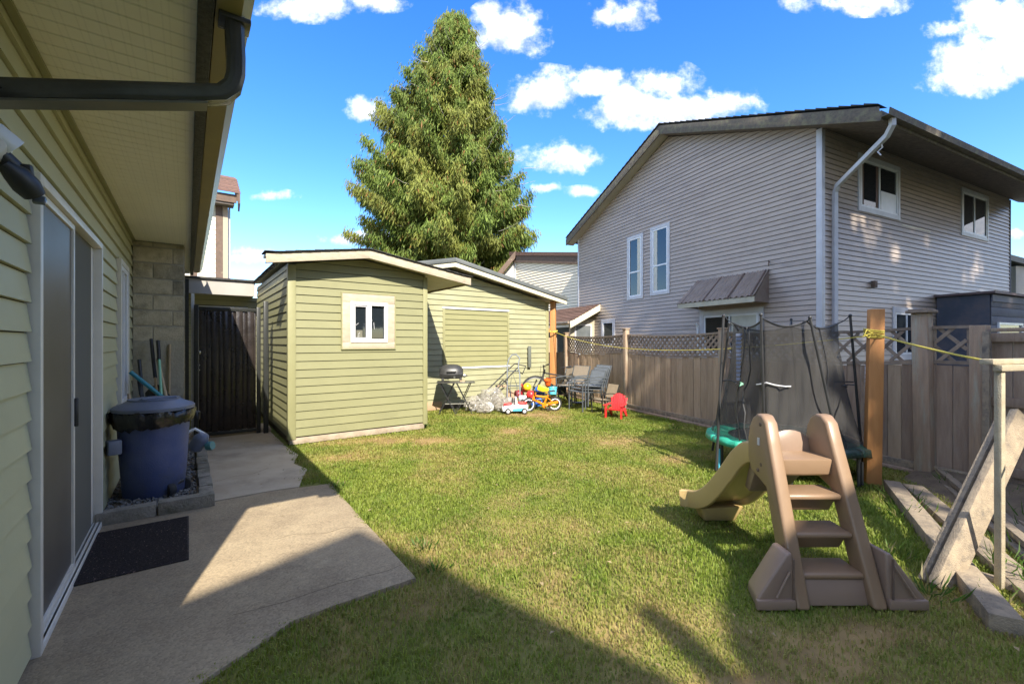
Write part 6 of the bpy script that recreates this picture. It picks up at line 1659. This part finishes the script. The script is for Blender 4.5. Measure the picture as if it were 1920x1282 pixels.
# ================================================================ grass
def grass():
    rs = np.random.RandomState(3)
    N = 900000
    Y = .8+10.6*rs.rand(N)**1.55; wid = 1.22*Y+1.0
    X = (rs.rand(N)*2-1)*wid
    a = X*HD.x+Y*HD.y; p = X*HP.x+Y*HP.y
    w = (wid/ (1.22*11.4+1.0))
    # density ~ uniform in area after weighting, then thinned with distance
    keep = rs.rand(N) < np.clip(wid/8.0, 0, 1)
    edge = (vnoise(X, Y, 5, 31)-.5)*.07+(vnoise(X, Y, 17, 32)-.5)*.05
    patio = (a < 4.72) & (a > 2.47+edge-.02+np.where(p < .4, (p-.4)*.45, 0)) & (p < 1.095+edge)
    patio |= (a < 2.45) & (p < .0) & (a > 2.1) | (p < -.57)
    path_ = (a >= 4.66) & (a < 8.4) & (p < 1.02+edge*1.2-.12*np.exp(-((a-4.85)/.25)**2))
    shed = (a > 6.63) & (p > 1.05) & (p < 3.14) & (a < 10)
    shed_2 = (a > 8.29) & (p > 3.0) & (p < 7.2)
    fen = (X*.919+Y*.394) > 5.84
    keep &= ~(patio | path_ | shed | shed_2 | fen)
    # keep clear of the raised bed mostly and thin out on the bare patches
    dry = dryness(X, Y)
    keep &= rs.rand(N) > np.clip((dry-.75)*1.5, 0, .82)
    keep &= ~((a > 6.3) & (p < 3.2) & (rs.rand(N) < .45))
    X, Y, a, p, dry = X[keep], Y[keep], a[keep], p[keep], dry[keep]; n = len(X)
    tall = np.exp(-(((X-3.0)/.9)**2+((Y-2.9)/1.5)**2))*1.0
    nearf = np.clip(1-np.abs(5.86-(X*.919+Y*.394))/.35, 0, 1)
    clump = vnoise(X, Y, 9, 41)
    hgt = (.007+.013*rs.rand(n)+.010*clump)*(1-.35*np.clip(dry,0,1))*(1+1.7*tall*rs.rand(n)**2*(clump>.35)+.9*nearf*rs.rand(n))
    edg = (np.abs(p-1.14) < .05) & (a > 2.3) & (a < 4.9); hgt[edg] *= 1.35
    ww = (.0018+.0016*rs.rand(n))*(.75+.22*Y)
    hgt *= (.92+.035*Y)
    az = rs.rand(n)*2*math.pi; lean = rs.uniform(.15,1.15,n)
    dx, dy = np.cos(az), np.sin(az)
    tx, ty = -dy, dx
    z0 = np.full(n, -.012)
    def V(x, y, z): return np.stack([x,y,z],1)
    b0, b1 = V(X-tx*ww, Y-ty*ww, z0), V(X+tx*ww, Y+ty*ww, z0)
    m0 = V(X+dx*hgt*lean*.35-tx*ww*.8, Y+dy*hgt*lean*.35-ty*ww*.8, z0+hgt*.6+.008); m1 = V(X+dx*hgt*lean*.35+tx*ww*.8, Y+dy*hgt*lean*.35+ty*ww*.8, z0+hgt*.6+.008)
    tp = V(X+dx*hgt*lean, Y+dy*hgt*lean, z0+hgt*(1.05-.25*lean)+.008)
    v = np.stack([b0,b1,m1,m0,tp],1).reshape(-1,3)
    i = np.arange(n)*5
    loops = np.stack([i,i+1,i+2,i+3, i+3,i+2,i+4],1).ravel()
    starts = np.stack([np.arange(n)*7, np.arange(n)*7+4],1).ravel()
    me = bpy.data.meshes.new('grass'); me.vertices.add(5*n); me.vertices.foreach_set('co', v.ravel())
    me.loops.add(7*n); me.loops.foreach_set('vertex_index', loops); me.polygons.add(2*n); me.polygons.foreach_set('loop_start', starts)
    me.update(calc_edges=True)
    g1, g2, st, dk = np.array([.19,.275,.035]), np.array([.30,.345,.065]), np.array([.47,.37,.15]), np.array([.14,.22,.03])
    k = np.clip(vnoise(X, Y, 2.3, 51)*.7+rs.rand(n)*.5-.1, 0, 1)[:,None]
    c = g1*(1-k)+g2*k
    q = (vnoise(X, Y, 6, 52) > .72)[:,None]*.5; c = c*(1-q)+dk*q
    sd = np.clip(dry*.72-.06+(rs.rand(n)-.5)*.55, 0, .95)[:,None]; c = c*(1-sd)+st*sd
    c = c*rs.uniform(.87,1.13,(n,1))
    c5 = np.repeat(np.concatenate([c, np.ones((n,1))],1)[:,None,:], 5, 1)
    at = me.color_attributes.new('tint', 'FLOAT_COLOR', 'POINT'); at.data.foreach_set('color', c5.ravel())
    me.materials.append(m_tint); o = bpy.data.objects.new('grass', me); COL.objects.link(o); setkind(o, 'stuff')
    print('blades', n)
grass()

def weeds():
    """broad leaved tufts along the edges: one object, ground cover nobody could count"""
    rs = random.Random(8); P=[]; D=[]; L_=[]; W_=[]; C=[]
    spots = [(3.45,3.9,.10),(3.2,3.55,.12),(4.3,4.35,.12),(4.6,4.5,.14),(2.55,2.35,.08),(2.3,2.45,.10),(3.05,2.75,.14),(3.2,2.5,.16),(2.9,2.35,.12),(3.9,3.6,.10),(4.0,3.2,.14),(3.5,2.9,.10),(4.3,3.9,.12),
             (-.47,2.72,.05),(-.60,3.02,.05),(-1.70,4.30,.04),(3.0,5.9,.07),(2.6,7.1,.06),(2.2,8.6,.06),(3.5,5.0,.08),(-1.45,7.35,.05),(2.45,2.9,.08)]
    for (x, y, h) in spots:
        for i in range(46):
            g = rs.random()*6.28; r = rs.random()*h*1.6
            P.append((x+r*math.cos(g), y+r*math.sin(g), 0)); D.append((math.cos(g)*rs.uniform(.2,1.1), math.sin(g)*rs.uniform(.2,1.1), 1))
            L_.append(h*rs.uniform(.6,1.5)); W_.append(rs.uniform(.003,.007)); k = rs.uniform(.7,1.3)
            C.append((.09*k,.17*k,.03*k) if rs.random() > .25 else (.30*k,.26*k,.12*k))
    o = foliage_mesh('weeds', np.array(P), np.array(D), np.array(L_), np.array(W_), np.array(C), m_tint, None); setkind(o, 'stuff')
    # fallen leaves
    mb = MB()
    for i in range(140):
        x = rs.uniform(-1.5,3.5); y = rs.uniform(1.6,8); 
        if Vector((x,y,0)).dot(HP) < 1.2: continue
        g = rs.random()*6; r = rs.uniform(.010,.022); z = rs.uniform(.02,.035)
        mb.add([(x+r*math.cos(g),y+r*math.sin(g),z),(x-r*.5*math.sin(g),y+r*.5*math.cos(g),z+.006),(x-r*math.cos(g),y-r*math.sin(g),z),(x+r*.5*math.sin(g),y-r*.5*math.cos(g),z+.004)], [(0,1,2,3)])
    for i in range(34):
        a = rs.uniform(2.5,7.5); p = rs.uniform(-.4,1.0) if a < 4.6 else rs.uniform(.1,.9); q = H(a,p,.012); g = rs.random()*6; r = rs.uniform(.006,.014)
        mb.add([(q.x+r*math.cos(g),q.y+r*math.sin(g),.013),(q.x-r*.5*math.sin(g),q.y+r*.5*math.cos(g),.018),(q.x-r*math.cos(g),q.y-r*math.sin(g),.013)], [(0,1,2)])
    setkind(mb.build('fallen_leaves', mk('dry_leaf', (.25,.17,.08), (.35,.28,.15), 30, .9)), 'stuff')
weeds()
print('script done', len(bpy.data.objects))
